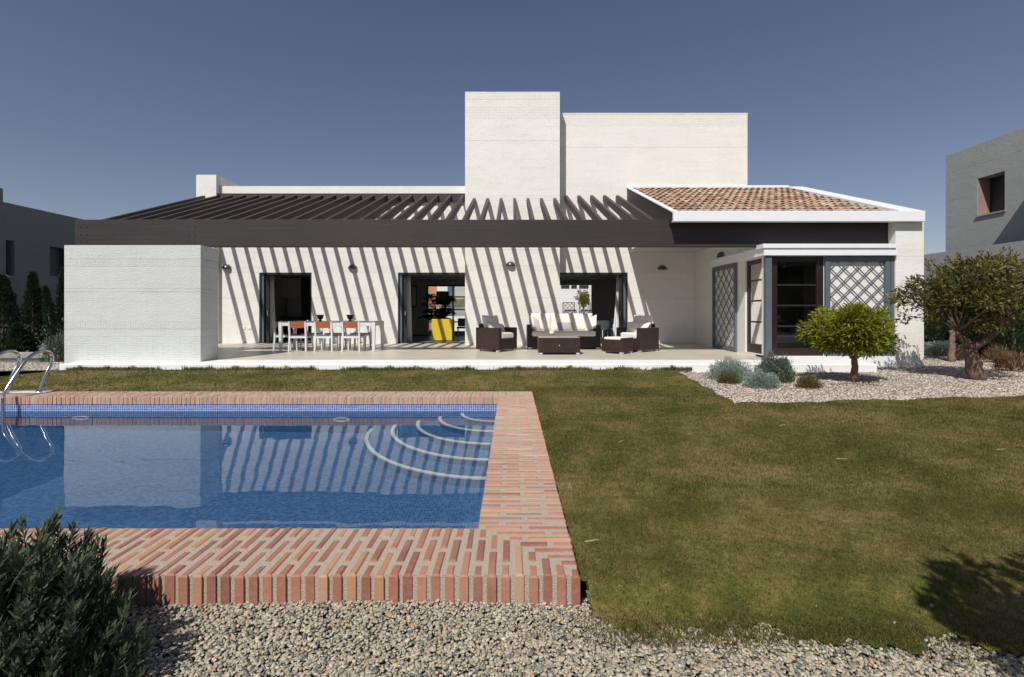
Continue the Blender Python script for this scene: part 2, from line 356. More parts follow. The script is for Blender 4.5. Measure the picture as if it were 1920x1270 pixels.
# ------------------------------------------------------------------ mesh helpers
class MB:
    def __init__(s): s.v = []; s.f = []; s.m = []; s.r = []
    def add(s, vs, fs, mi=0, rnd=.5):
        o = len(s.v); s.v += [tuple(v) for v in vs]; s.r += [rnd] * len(vs)
        for f in fs: s.f.append([i + o for i in f]); s.m.append(mi)
    def box(s, x0, x1, y0, y1, z0, z1, mi=0, rnd=.5):
        s.add([(x, y, z) for z in (z0, z1) for y in (y0, y1) for x in (x0, x1)],
              [(0, 2, 3, 1), (4, 5, 7, 6), (0, 1, 5, 4), (2, 6, 7, 3), (0, 4, 6, 2), (1, 3, 7, 5)], mi, rnd)
    def prism_x(s, prof, x0, x1, mi=0):      # prof = [(y,z)...]
        n = len(prof); vs = [(x0, y, z) for y, z in prof] + [(x1, y, z) for y, z in prof]
        s.add(vs, [list(range(n)), list(range(2 * n - 1, n - 1, -1))] + [(i, i + n, (i + 1) % n + n, (i + 1) % n) for i in range(n)], mi)
    def bar(s, p0, p1, w, t, nrm, mi=0):
        p0 = Vector(p0); p1 = Vector(p1); a = (p1 - p0).normalized(); n = Vector(nrm).normalized(); c = a.cross(n).normalized()
        vs = [p + c * (sx * w / 2) + n * (sn * t / 2) for p in (p0, p1) for sx, sn in ((-1, -1), (1, -1), (1, 1), (-1, 1))]
        s.add(vs, [(3, 2, 1, 0), (4, 5, 6, 7), (0, 1, 5, 4), (1, 2, 6, 5), (2, 3, 7, 6), (3, 0, 4, 7)], mi)
    def tube(s, pts, rad, seg=10, mi=0, rnd=.5, cap=True):
        pts = [Vector(p) for p in pts]; n = len(pts)
        if not isinstance(rad, (list, tuple)): rad = [rad] * n
        vs = []; up = None
        for i, p in enumerate(pts):
            t = (pts[min(i + 1, n - 1)] - pts[max(i - 1, 0)]).normalized()
            if up is None: up = t.orthogonal().normalized()
            up = (up - t * up.dot(t)).normalized(); b = t.cross(up)
            for k in range(seg):
                a = 2 * math.pi * k / seg
                vs.append(p + (up * math.cos(a) + b * math.sin(a)) * rad[i])
        fs = [(i * seg + k, i * seg + (k + 1) % seg, (i + 1) * seg + (k + 1) % seg, (i + 1) * seg + k) for i in range(n - 1) for k in range(seg)]
        if cap: fs += [list(range(seg - 1, -1, -1)), [(n - 1) * seg + k for k in range(seg)]]
        s.add(vs, fs, mi, rnd)
    def lathe(s, prof, c=(0, 0, 0), seg=24, mi=0, a0=0, a1=2 * math.pi):
        full = abs(a1 - a0 - 2 * math.pi) < 1e-6; k_ = seg if full else seg + 1
        vs = [(c[0] + r * math.cos(a0 + (a1 - a0) * k / seg), c[1] + r * math.sin(a0 + (a1 - a0) * k / seg), c[2] + z) for r, z in prof for k in range(k_)]
        fs = [(i * k_ + k, i * k_ + (k + 1) % k_, (i + 1) * k_ + (k + 1) % k_, (i + 1) * k_ + k) for i in range(len(prof) - 1) for k in range(seg)]
        s.add(vs, fs, mi)
    def build(s, name, mats, parent=None, smooth=False, bevel=0, keep=False, solid=0):
        me = bpy.data.meshes.new(name); me.from_pydata(s.v, [], s.f)
        if not isinstance(mats, (list, tuple)): mats = [mats]
        for m in mats: me.materials.append(m)
        me.polygons.foreach_set('material_index', s.m)
        if smooth: me.polygons.foreach_set('use_smooth', [True] * len(s.f))
        a = me.attributes.new('rnd', 'FLOAT', 'POINT'); a.data.foreach_set('value', s.r)
        me.update(); o = bpy.data.objects.new(name, me); COL.objects.link(o)
        if solid:
            sm = o.modifiers.new('Solid', 'SOLIDIFY'); sm.thickness = solid
        if bevel:
            b = o.modifiers.new('Bevel', 'BEVEL'); b.width = bevel; b.segments = 2; b.limit_method = 'ANGLE'
        if parent is not None:
            o.parent = parent
            if keep: o.matrix_parent_inverse = Matrix.LocRotScale(parent.location, parent.rotation_euler, None).inverted()
        return o
def np_mesh(name, V, Fc, mats, rnd=None, smooth=False, parent=None, keep=False):
    V = np.asarray(V, np.float32); Fc = np.asarray(Fc, np.int32); k = Fc.shape[1]
    me = bpy.data.meshes.new(name)
    me.vertices.add(len(V)); me.vertices.foreach_set('co', V.ravel())
    me.loops.add(Fc.size); me.loops.foreach_set('vertex_index', Fc.ravel())
    me.polygons.add(len(Fc)); me.polygons.foreach_set('loop_start', np.arange(0, Fc.size, k, dtype=np.int32))
    if smooth: me.polygons.foreach_set('use_smooth', np.ones(len(Fc), bool))
    me.update(calc_edges=True)
    if not isinstance(mats, (list, tuple)): mats = [mats]
    for m in mats: me.materials.append(m)
    if rnd is not None:
        a = me.attributes.new('rnd', 'FLOAT', 'POINT'); a.data.foreach_set('value', np.asarray(rnd, np.float32))
    o = bpy.data.objects.new(name, me); COL.objects.link(o)
    if parent is not None:
        o.parent = parent
        if keep: o.matrix_parent_inverse = Matrix.LocRotScale(parent.location, parent.rotation_euler, None).inverted()
    return o
def tag(o, label, cat, group=None, kind=None):
    o['label'] = label; o['category'] = cat
    if group: o['group'] = group
    if kind: o['kind'] = kind
    return o
def struct(o): o['kind'] = 'structure'; return o
def thing(name, label, cat, loc=(0, 0, 0), rz=0, group=None):
    o = bpy.data.objects.new(name, None); COL.objects.link(o); o.location = loc; o.rotation_euler = (0, 0, rz)
    o.empty_display_size = .2
    return tag(o, label, cat, group)
def dup(o, parent=None):
    c = o.copy(); COL.objects.link(c)
    if parent is not None: c.parent = parent
    for ch in [x for x in bpy.data.objects if x.parent == o]: dup(ch, c)
    return c
def place(proto, loc, rz, label, group=None, first=False):
    o = proto if first else dup(proto)
    o.location = loc; o.rotation_euler = (0, 0, rz); o['label'] = label
    if group: o['group'] = group
    return o
def grid_wall(mb, u0, u1, z0, z1, d0, d1, opens, axis='x', mi=0):
    """wall slab with rectangular openings; axis x: runs along X at depth d0..d1; axis y: runs along Y at x d0..d1; axis z: floor sheet"""
    us = sorted({u0, u1} | {o[0] for o in opens} | {o[1] for o in opens}); zs = sorted({z0, z1} | {o[2] for o in opens} | {o[3] for o in opens})
    us = [u for u in us if u0 <= u <= u1]; zs = [z for z in zs if z0 <= z <= z1]
    def solid(i, j):
        if i < 0 or j < 0 or i >= len(us) - 1 or j >= len(zs) - 1: return False
        um = (us[i] + us[i + 1]) / 2; zm = (zs[j] + zs[j + 1]) / 2
        return not any(o[0] < um < o[1] and o[2] < zm < o[3] for o in opens)
    def P(u, z, d): return {'x': (u, d, z), 'y': (d, u, z), 'z': (u, z, d)}[axis]
    for i in range(len(us) - 1):
        for j in range(len(zs) - 1):
            if not solid(i, j): continue
            a, b, c, d = us[i], us[i + 1], zs[j], zs[j + 1]
            for dd in (d0, d1): mb.add([P(a, c, dd), P(b, c, dd), P(b, d, dd), P(a, d, dd)], [(0, 1, 2, 3)], mi)
            if not solid(i - 1, j): mb.add([P(a, c, d0), P(a, c, d1), P(a, d, d1), P(a, d, d0)], [(0, 1, 2, 3)], mi)
            if not solid(i + 1, j): mb.add([P(b, c, d0), P(b, c, d1), P(b, d, d1), P(b, d, d0)], [(0, 1, 2, 3)], mi)
            if not solid(i, j - 1): mb.add([P(a, c, d0), P(a, c, d1), P(b, c, d1), P(b, c, d0)], [(0, 1, 2, 3)], mi)
            if not solid(i, j + 1): mb.add([P(a, d, d0), P(a, d, d1), P(b, d, d1), P(b, d, d0)], [(0, 1, 2, 3)], mi)

# leaves: one folded rhombus each; C centres, A axis, len, wid
rng = np.random.default_rng(11)
def leaf_geo(C, A, ln, wd, rg=rng):
    n = len(C); A = A / (np.linalg.norm(A, axis=1, keepdims=True) + 1e-9)
    rv = rg.normal(size=(n, 3)); S = np.cross(A, rv); S /= (np.linalg.norm(S, axis=1, keepdims=True) + 1e-9)
    Nn = np.cross(A, S)
    ln = np.broadcast_to(np.asarray(ln, float).reshape(-1, 1), (n, 1)); wd = np.broadcast_to(np.asarray(wd, float).reshape(-1, 1), (n, 1))
    b = C; t = C + A * ln; m1 = C + A * ln * .45 + S * wd / 2 + Nn * wd * .15; m2 = C + A * ln * .45 - S * wd / 2 + Nn * wd * .15
    V = np.stack([b, m1, t, m2], 1).reshape(-1, 3)
    Fq = (np.arange(n)[:, None] * 4 + np.array([[0, 1, 2, 3]]))
    return V, Fq
def unit(v): return v / (np.linalg.norm(v, axis=-1, keepdims=True) + 1e-9)

# ================================================================== SETTING
# ground with a hole for the pool
PX0, PX1, PD0, PD1 = -8.9, -.19, 2.59, 6.65      # pool inside
CW = .475                                          # coping width
mb = MB()
grid_wall(mb, -900, 900, -60, 2000, -.245, -.28, [((PX0 - .15) * K, (PX1 + .15) * K, (PD0 - .15) * K, (PD1 + .15) * K)], 'z')
o = mb.build('ground', M['soil']); struct(o)
mb = MB(); mb.box(-40, -9.9, 12.9, 60, -.244, -.09); mb.box(-9.899, 40, 23.2, 110, -.244, -.09); mb.box(16.001, 40, 8, 23.199, -.244, -.09); struct(mb.build('planting_soil', M['soil']))

# hills beyond
hv = []; nx = 90
for j in range(14):
    for i in range(nx):
        x = -420 + 840 * i / (nx - 1); t = j / 13; y = 150 + 250 * t
        h = (12 + 7 * math.sin(x * .013 + 1) + 4 * math.sin(x * .037) + 1.5 * math.sin(x * .11 + j)) * math.sin(math.pi * min(1, t * 1.1) * .5)
        hv.append((x, y, h * 1.0 - .2))
hf = [(j * nx + i, j * nx + i + 1, (j + 1) * nx + i + 1, (j + 1) * nx + i) for j in range(13) for i in range(nx - 1)]
mb = MB(); mb.add(hv, hf); struct(mb.build('hills', M['hill'], smooth=True))

# terrace
mb = MB(); TX0, TX1 = -10.1, 8.15
mb.prism_x([(11.75, fz(11.75)), (16.8, fz(16.8)), (16.8, -.24), (11.75, -.24)], -10.06, 6.28)
struct(mb.build('terrace', M['terrace']))
mb = MB(); mb.prism_x([(10.9, fz(10.9) + .001), (11.75, fz(11.75) + .004), (11.75, -.24), (10.9, -.24)], TX0, TX1)
struct(mb.build('terrace_edge', M['white'], bevel=.02))

# lawn sheet
def lawn_in(x, y):
    """numpy test: is (x, y) lawn?"""
    wob = .05 * np.sin(x * 3.1 + 1) + .04 * np.sin(x * 7.7 + y * 3) + .025 * np.sin(x * 17 + 2)
    near = 2.14 + wob * 1.3 + .02 * np.sin(x * 41) - .35 * np.clip(x - 1.35, 0, 2)
    ins = (y > np.maximum(near, 1.6)) & (y < 10.92)
    ins &= ~((x > (PX0 - CW) * K) & (x < .294 * K) & (y > (PD0 - CW) * K) & (y < 7.11 * K))
    ins &= ~((x <= .33 * K) & (y < 2.4))
    ins &= (x > -11.6 + .35 * (y - 6)) & (x < 16) & ~((x < -10.0) & (y > 10.3))
    # pale gravel bed on the right
    e2 = 7.13 + np.clip(x - 3.7, 0, 99) * .135 + .05 * np.sin(x * 4) + .03 * np.sin(x * 9.3)
    bed = (y > e2) & (x > 3.25 + (y - 7.18) * .105 + .03 * np.sin(y * 7))
    return ins & ~bed
def edge_drop(x, y):
    d = np.clip((2.44 - y) / .28, 0, 1) * (x > .3)
    return -.062 * d * d * (3 - 2 * d)
xs = np.concatenate([np.arange(-14, -.5, .1), np.arange(-.5, 4.5, .03), np.arange(4.5, 16.01, .08)]); ys = np.concatenate([np.arange(1.6, 2.6, .02), np.arange(2.6, 6.8, .06), np.arange(6.8, 8, .03), np.arange(8, 11.0, .06)])
GX, GY = np.meshgrid(xs, ys); cell_x = (GX[:-1, :-1] + GX[1:, 1:]) / 2; cell_y = (GY[:-1, :-1] + GY[1:, 1:]) / 2
ok = lawn_in(cell_x, cell_y)
LZ = lz(GY) + edge_drop(GX, GY) + .008 * np.sin(GX * 2.1) * np.sin(GY * 1.7)
nxs = len(xs); idx = np.arange(GX.size).reshape(GX.shape)
Q = np.stack([idx[:-1, :-1], idx[:-1, 1:], idx[1:, 1:], idx[1:, :-1]], -1)[ok]
V = np.stack([GX, GY, LZ], -1).reshape(-1, 3); used = np.unique(Q); rm = -np.ones(len(V), int); rm[used] = np.arange(len(used))
struct(np_mesh('lawn', V[used], rm[Q], M['lawn'], smooth=True))
# grass blades
def blades(n, x0, x1, y0, y1, ln, wd, rg):
    x = rg.uniform(x0, x1, n); y = rg.uniform(y0, y1, n)
    k = lawn_in(x, y) & (np.abs(x) < y * 1.09 + .25); x = x[k]; y = y[k]; n = len(x)
    z = lz(y) + edge_drop(x, y) + .008 * np.sin(x * 2.1) * np.sin(y * 1.7)
    C = np.stack([x, y, z - .003], 1); a = rg.uniform(0, 2 * np.pi, n); tl = rg.uniform(.15, 1.5, n)
    D = np.stack([np.cos(a) * tl, np.sin(a) * tl, np.ones(n)], 1); D = unit(D)
    S = np.stack([-np.sin(a), np.cos(a), np.zeros(n)], 1); l = (ln * rg.uniform(.5, 1.25, n))[:, None]; w = (wd * rg.uniform(.7, 1.3, n))[:, None]
    T = C + D * l; T[:, 2] -= (l * .15 * tl[:, None])[:, 0]
    return np.stack([C - S * w / 2, C + S * w / 2, T], 1).reshape(-1, 3), n
parts = []; rg = np.random.default_rng(3)
for (n, x0, x1, y0, y1, ln, wd) in [(190000, .3, 4.2, 1.7, 3.5, .023, .0028), (170000, .2, 6.4, 3.5, 5.8, .028, .0045), (160000, .2, 9.4, 5.8, 8.6, .031, .007), (110000, -11.5, 6, 7.6, 11, .034, .011)]:
    v, n_ = blades(n, x0, x1, y0, y1, ln, wd, rg); parts.append(v)
# taller tufts along the terrace foot and the gravel edge
x = rg.uniform(-9.9, 4, 9000); y = 10.9 - np.abs(rg.normal(0, .05, 9000)); k = (np.sin(x * 1.9) + np.sin(x * 5.3 + 1) + rg.normal(0, .6, 9000)) > -.4; x = x[k]; y = y[k]
C = np.stack([x, y, np.full(len(x), -.058)], 1); Dv = unit(np.stack([rg.normal(0, .35, len(x)), rg.normal(-.1, .3, len(x)), np.ones(len(x))], 1))
hh = (.05 + .05 * rg.random(len(x)) + .05 * (np.sin(x * 11) > .93))[:, None]
parts.append(np.stack([C + [-.008, 0, 0], C + [.008, 0, 0], C + Dv * hh], 1).reshape(-1, 3))
# weeds spilling over the near gravel
x = np.concatenate([rg.normal(c, s, m) for c, s, m in ((.30, .55, 1500), (1.2, .7, 2300), (.62, .12, 1400), (.95, .10, 900), (1.3, .25, 1200), (.42, .08, 350), (1.9, .3, 1200), (2.3, .2, 500))])
y = np.concatenate([rg.normal(c, s, m) for c, s, m in ((1.75, .10, 1500), (2.10, .09, 2300), (2.06, .06, 1400), (2.08, .07, 900), (2.07, .04, 1200), (2.14, .06, 350), (1.99, .06, 1200), (1.92, .07, 500))])
C = np.stack([x, y, np.where(y > 2.0, -.165, -.176)], 1); Dv = unit(np.stack([rg.normal(0, .6, len(x)), rg.normal(-.1, .6, len(x)), np.ones(len(x))], 1))
parts.append(np.stack([C + [-.002, 0, 0], C + [.002, 0, 0], C + Dv * rg.uniform(.008, .030, (len(x), 1))], 1).reshape(-1, 3))
V = np.concatenate(parts); n = len(V) // 3
o = np_mesh('grass', V, np.arange(n * 3).reshape(-1, 3), M['blade'], np.repeat(rg.random(n), 3))
tag(o, 'short olive green grass of the lawn beside the pool', 'grass', kind='stuff')
# bits of straw and pale leaves on the lawn
def flat_bits(name, pts, ln, wd, m, label, cat):
    V = []; Fc = []
    for i, (x_, y_, a) in enumerate(pts):
        c = Vector((x_, y_, -.078)); d = Vector((math.cos(a), math.sin(a), .05)) * ln / 2; s = Vector((-math.sin(a), math.cos(a), .02)) * wd / 2; u = Vector((0, 0, .004))
        k = len(V); V += [tuple(c + e) for e in (-d - s, d - s * .3, d + s * .3, -d + s, -d - s + u, d - s * .3 + u, d + s * .3 + u, -d + s + u)]
        Fc += [[k, k + 1, k + 2, k + 3], [k + 4, k + 5, k + 6, k + 7], [k, k + 1, k + 5, k + 4], [k + 1, k + 2, k + 6, k + 5], [k + 2, k + 3, k + 7, k + 6], [k + 3, k, k + 4, k + 7]]
    o = np_mesh(name, V, Fc, m); tag(o, label, cat, kind='stuff')
flat_bits('straw_scraps', [(4.6, 4.6, .1), (5.4, 5.1, .25), (2.9, 4.3, -.3), (.45, 2.75, .2), (1.1, 4.9, .8), (1.9, 5.2, .5), (3.1, 5.6, .2)], .085, .004, simple('straw', (.36, .29, .15), .8), 'pale straw scraps lying on the lawn', 'straw')

# pebbles
def ico(sub):
    bm = bmesh.new(); bmesh.ops.create_icosphere(bm, subdivisions=sub, radius=1)
    v = np.array([x.co[:] for x in bm.verts]); f = np.array([[w.index for w in q.verts] for q in bm.faces]); bm.free(); return v, f
def pebbles(P, size, flat, sub, rg, name, m, smooth=True):
    v, f = ico(sub); n = len(P); k = len(v)
    S = size[:, None] * np.stack([rg.uniform(.8, 1.3, n), rg.uniform(.6, .95, n), rg.uniform(*flat, n)], 1)
    VV = v[None] * (1 + .14 * rg.normal(size=(n, k, 1)) * (.7 if sub > 1 else 1.2)) * S[:, None, :]
    a = rg.uniform(0, 2 * np.pi, n); tx = rg.normal(0, .35, n); ca, sa = np.cos(a), np.sin(a)
    X = VV[..., 0] * ca[:, None] - VV[..., 1] * sa[:, None]; Y = VV[..., 0] * sa[:, None] + VV[..., 1] * ca[:, None]; Z = VV[..., 2] + X * np.tan(tx)[:, None] * .6
    out = np.stack([X, Y, Z], -1) + P[:, None, :]
    Fc = f[None] + (np.arange(n) * k)[:, None, None]
    return np_mesh(name, out.reshape(-1, 3), Fc.reshape(-1, 3), m, np.repeat(rg.random(n), k), smooth)
rg = np.random.default_rng(5)
mb = MB(); grid_wall(mb, -3.2, 6, .2, 2.6, -.085, -.1, [(PX0, .28, 2.125, 9)], 'z'); struct(mb.build('gravel_path', M['gravel2']))
n = 44000
x = rg.uniform(-2.35, 2.5, n); y = rg.uniform(1.52, 2.16, n)
k = (np.abs(x) < y * 1.09 + .15) & ~(lawn_in(x * K, y * K) & (rg.random(n) > .010) & (y > 1.84)); x = x[k]; y = y[k]
z = -.070 + .010 * np.clip((y - 1.9) / .2, 0, 1) + rg.uniform(-.004, .012, len(x)) + .010 * np.sin(x * 3) * np.sin(y * 5)
o = pebbles(np.stack([x, y, z], 1), rg.uniform(.0042, .0098, len(x)) * (1 + .5 * (rg.random(len(x)) < .03)), (.35, .65), 2, rg, 'pebbles', M['pebble'])
tag(o, 'rounded grey and tan river pebbles in front of the pool edge', 'pebbles', kind='stuff')
# far bed on the right
BEDZ = -.100
mb = MB(); bx = [(3.2, 7.15), (3.4, 6.98), (4, 6.98), (5.5, 7.2), (8, 7.55), (11.9, 8.0), (16, 8.5), (16, 19), (3.63, 19), (3.63, 11.2)]
mb.add([(x_, y_, BEDZ - .012) for x_, y_ in bx], [list(range(len(bx)))]); struct(mb.build('gravel_bed', M['gravel']))
n = 62000; x = rg.uniform(3.1, 14, n); y = 6.95 + 9 * rg.random(n) ** 1.6
k = (~lawn_in(x, y)) & (x > 3.2) & (np.abs(x) < y * 1.09) & ~((x < 8.15) & (y > 10.9)) & ~((x > 6.2) & (x < 10.2) & (y > 12)); x = x[k]; y = y[k]
o = pebbles(np.stack([x, y, np.full(len(x), BEDZ - .002)], 1), rg.uniform(.010, .021, len(x)), (.4, .7), 1, rg, 'gravel_chips', M['chip'], False)
tag(o, 'pale pinkish gravel chips of the planting bed', 'gravel', kind='stuff')
# left strip of gravel behind the lawn
mb = MB(); mb.add([(-16, 10.2, -.07), (-10.1, 10.9, -.07), (-10.3, 13.2, -.07), (-22, 13.2, -.07)], [(0, 1, 2, 3)]); struct(mb.build('gravel_strip', M['gravel2']))
n = 5000; x = rg.uniform(-14, -10.3, n); y = rg.uniform(10.9, 12.6, n)
o = pebbles(np.stack([x, y, np.full(n, -.065)], 1), rg.uniform(.012, .024, n), (.4, .7), 1, rg, 'gravel_chips', M['chip'], False)
tag(o, 'shaded strip of gravel chips left of the white block', 'gravel', kind='stuff')

# ================================================================== POOL
pool = thing('swimming_pool', 'blue mosaic swimming pool with curved corner steps', 'pool', (-4.5, 4.6, -.13))
WZ = -.1275; PB = -1.335
mb = MB(); t = .2; e = .0137
mb.box(PX0 - t, PX1 + t, PD0 - t, PD1 + t, PB - t, PB + .0)
mb.box(PX0 - t, PX0, PD0 - t, PD1 + t, PB + .001, -.034); mb.box(PX1, PX1 + t, PD0 - t, PD1 + t, PB + .001, -.034)
mb.box(PX0 + .001, PX1 - .001, PD0 - t, PD0, PB + .001, -.034); mb.box(PX0 + .001, PX1 - .001, PD1, PD1 + t, PB + .001, -.034)
bas = mb.build('basin', M['mosaic'], pool, keep=True)
mb = MB(); mb.box(PX0 + .01, PX1 - .004, PD1 - .003, PD1 + .01, WZ - .09, -.0345); mb.box(PX1 - .003, PX1 + .01, PD0 + .01, PD1 - .004, WZ - .09, -.0345); wb = mb.build('waterline_band', M['band'], pool, keep=True)
recv = [bas, wb]
for r_, d_ in ((1.73, .98), (1.41, .78), (1.09, .56), (.80, .32), (.50, .13)):
    zt = WZ - d_; mb = MB(); cx, cy = PX1 - .002, PD1 - .002; n = 40
    arc = [(cx - r_ * math.sin(i / n * math.pi / 2), cy - r_ * math.cos(i / n * math.pi / 2)) for i in range(n + 1)]
    vs = [(x_, y_, zt) for x_, y_ in arc] + [(x_, y_, PB + .002) for x_, y_ in arc] + [(cx, cy, zt)]
    mb.add(vs, [(i, i + 1, n + 2 + i, n + 1 + i) for i in range(n)] + [(i + 1, i, 2 * n + 2) for i in range(n)])
    st = mb.build('step', M['mosaic'], pool, keep=True); recv.append(st)
    mb = MB(); w = .042
    ring = []
    for i in range(n + 1):
        a = i / n * math.pi / 2; s_, c_ = math.sin(a), math.cos(a)
        for rr, zz_ in ((r_ + .003, zt - .03), (r_ + .003, zt + .004), (r_ - w, zt + .004)):
            ring.append((cx - rr * s_, cy - rr * c_, zz_))
    mb.add(ring, [(3 * i + k, 3 * i + 3 + k, 3 * i + 4 + k, 3 * i + 1 + k) for i in range(n) for k in range(2)])
    ns = mb.build('nosing', M['nosing'], st); recv.append(ns)
for px in (163, 645):
    mb = MB(); c = (XX(px, 6.72), PD1 - .012, WZ - .5)
    pr = [(.075, 0), (.08, .02), (.115, .022), (.12, 0)]
    for i in range(28):
        a0, a1 = 2 * math.pi * i / 28, 2 * math.pi * (i + 1) / 28
        for (r0, h0), (r1, h1) in zip(pr[:-1], pr[1:]):
            mb.add([(c[0] + r * math.cos(a), c[1] - h, c[2] + r * math.sin(a)) for r, h, a in ((r0, h0, a0), (r0, h0, a1), (r1, h1, a1), (r1, h1, a0))], [(0, 1, 2, 3)])
        mb.add([(c[0], c[1] - .002, c[2]), (c[0] + .078 * math.cos(a0), c[1] - .002, c[2] + .078 * math.sin(a0)), (c[0] + .078 * math.cos(a1), c[1] - .002, c[2] + .078 * math.sin(a1))], [(0, 1, 2)], 1)
    lt = mb.build('pool_light', [M['nosing'], M['mosaic']], pool, keep=True); recv.append(lt)
mb = MB(); mb.tube([(XX(412, 6.7), 6.66, WZ - .20), (XX(412, 6.7), 6.70, WZ - .20)], .03, 14); mb.build('inlet', M['nosing'], pool, keep=True)
# coping: every brick modelled, bullnosed edges, in one mesh per part
Z1 = .07; Z0 = -.075; ox1 = .294; oy0 = 2.11; oy1 = 7.11; ox0 = PX0 - CW; ix1 = ox1 - CW; iy0 = oy0 + CW; iy1 = oy1 - CW; ix0 = ox0 + CW
def brick(mb, x0, x1, y0, y1, z0, z1):
    j = lambda s=.0048: R.uniform(-s, s)
    c = .008; x0 += j(.002); x1 += j(.002); y0 += j(); y1 += j(); z1 += j(.003)
    t1, t2 = j(.002), j(.002)
    vs = [(x0, y0, z0), (x1, y0, z0), (x1, y1, z0), (x0, y1, z0), (x0, y0, z1 - c), (x1, y0, z1 - c), (x1, y1, z1 - c), (x0, y1, z1 - c),
          (x0 + .004, y0 + .004, z1 - .003), (x1 - .004, y0 + .004, z1 - .003), (x1 - .004, y1 - .004, z1 - .003), (x0 + .004, y1 - .004, z1 - .003),
          (x0 + c, y0 + c, z1 + t1), (x1 - c, y0 + c, z1 + t1), (x1 - c, y1 - c, z1 + t2), (x0 + c, y1 - c, z1 + t2)]
    fs = [(12, 13, 14, 15), (3, 2, 1, 0)]
    for a in (0, 4, 8):
        for k in range(4): fs.append((a + k, a + (k + 1) % 4, a + 4 + (k + 1) % 4, a + 4 + k))
    mb.add(vs, fs, 0, R.random())
bb = MB(); mm = MB()
def lengths(total, row):
    L_, g = .212, .030; out = []; p = [0, -.115, -.06, -.17][row % 4] * 1.0 if row % 2 else 0
    p = -(.5 * (L_ + g)) * (row % 2) + R.choice((0, 0, .05, -.05)) * 0
    while p < total - .02:
        a, b = max(0, p), min(total, p + L_)
        if total - b < .07: b = total
        if b - a > .03: out.append((a, b))
        if b == total: break
        p += L_ + g
    return out
pitch = .0605; bw = .0385
# near run, bricks along y
i = 0; x = ox1 - bw
while x > ox0:
    ye = min(CW, ox1 - x) if x > ix1 - bw else CW
    ye = max(.06, ye)
    for a, b in lengths(ye - .004, i):
        brick(bb, x, x + bw, oy0 + a, oy0 + b, Z0 if a < .001 else Z1 - .10, Z1)
    x -= pitch; i += 1
# far run
i = 0; x = ox1 - bw
while x > ox0:
    ye = min(CW, ox1 - x) if x > ix1 - bw else CW
    ye = max(.06, ye)
    for a, b in lengths(ye - .004, i): brick(bb, x, x + bw, oy1 - ye + a, oy1 - ye + b, -.033, Z1)
    x -= pitch; i += 1
# right run, bricks along x
i = 0; y = oy0 + .09
while y < oy1 - .08:
    xs_ = CW
    if y < iy0: xs_ = min(xs_, y - oy0 - .02)
    if y + bw > iy1: xs_ = min(xs_, oy1 - y - bw - .02)
    if xs_ > .05:
        for a, b in lengths(xs_, i): brick(bb, ox1 - b, ox1 - a, y, y + bw, -.033, Z1)
    y += pitch; i += 1
# left run
i = 0; y = oy0 + .09
while y < oy1 - .08:
    for a, b in lengths(CW if iy0 < y < iy1 else .3, i): brick(bb, ox0 + a, ox0 + b, y, y + bw, -.033, Z1)
    y += pitch; i += 1
cop = thing('pool_coping', 'red brick coping with wide sandy joints around the pool', 'coping', (-4.5, 2.3, -.07))
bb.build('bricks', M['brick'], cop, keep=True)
def mort(x0, x1, y0, y1, z0): mm.box(x0, x1, y0, y1, z0, Z1 - .0045)
mort(ox0 + .006, ox1 - .006, oy0 + .0085, iy0 - .006, -.1); mort(ox0 + .006, ox1 - .006, iy1 + .006, oy1 - .006, -.0325)
mort(ix1 + .006, ox1 - .006, iy0 - .0055, iy1 + .0055, -.0325); mort(ox0 + .006, ix0 - .006, iy0 - .0055, iy1 + .0055, -.0325)
mm.build('mortar', M['mortar'], cop, keep=True)
mb = MB(); mb.box(ox1 - .05, ox1 - .008, oy0 + .02, oy1 - .02, -.12, -.034); mb.box(ox0 + .01, ox1 - .06, oy1 - .05, oy1 - .01, -.12, -.034); mb.build('foundation', M['mortar'], cop, keep=True)

# water with faint ripples
nx_, ny_ = 260, 130; gx = np.linspace(PX0, PX1, nx_); gy = np.linspace(PD0, PD1, ny_); GX, GY = np.meshgrid(gx, gy); H = np.zeros_like(GX); rg = np.random.default_rng(9)
for k in range(26):
    lam = rg.uniform(.14, .7); a = rg.uniform(0, 2 * np.pi); kk = 2 * np.pi / lam
    H += .0011 * lam / (2 * np.pi) * np.sin(kk * (np.cos(a) * GX + np.sin(a) * GY) + rg.uniform(0, 7))
H *= .45 + .2 * np.clip((5.0 - GY) / 2.4, 0, 1) ** 1.5
idx = np.arange(nx_ * ny_).reshape(ny_, nx_); Q = np.stack([idx[:-1, :-1], idx[:-1, 1:], idx[1:, 1:], idx[1:, :-1]], -1).reshape(-1, 4)
wat = np_mesh('water', np.stack([GX, GY, WZ + H], -1).reshape(-1, 3), Q, M['water'], smooth=True); struct(wat)
wat.cycles.is_caustics_caster = True
for r_ in recv: r_.cycles.is_caustics_receiver = True

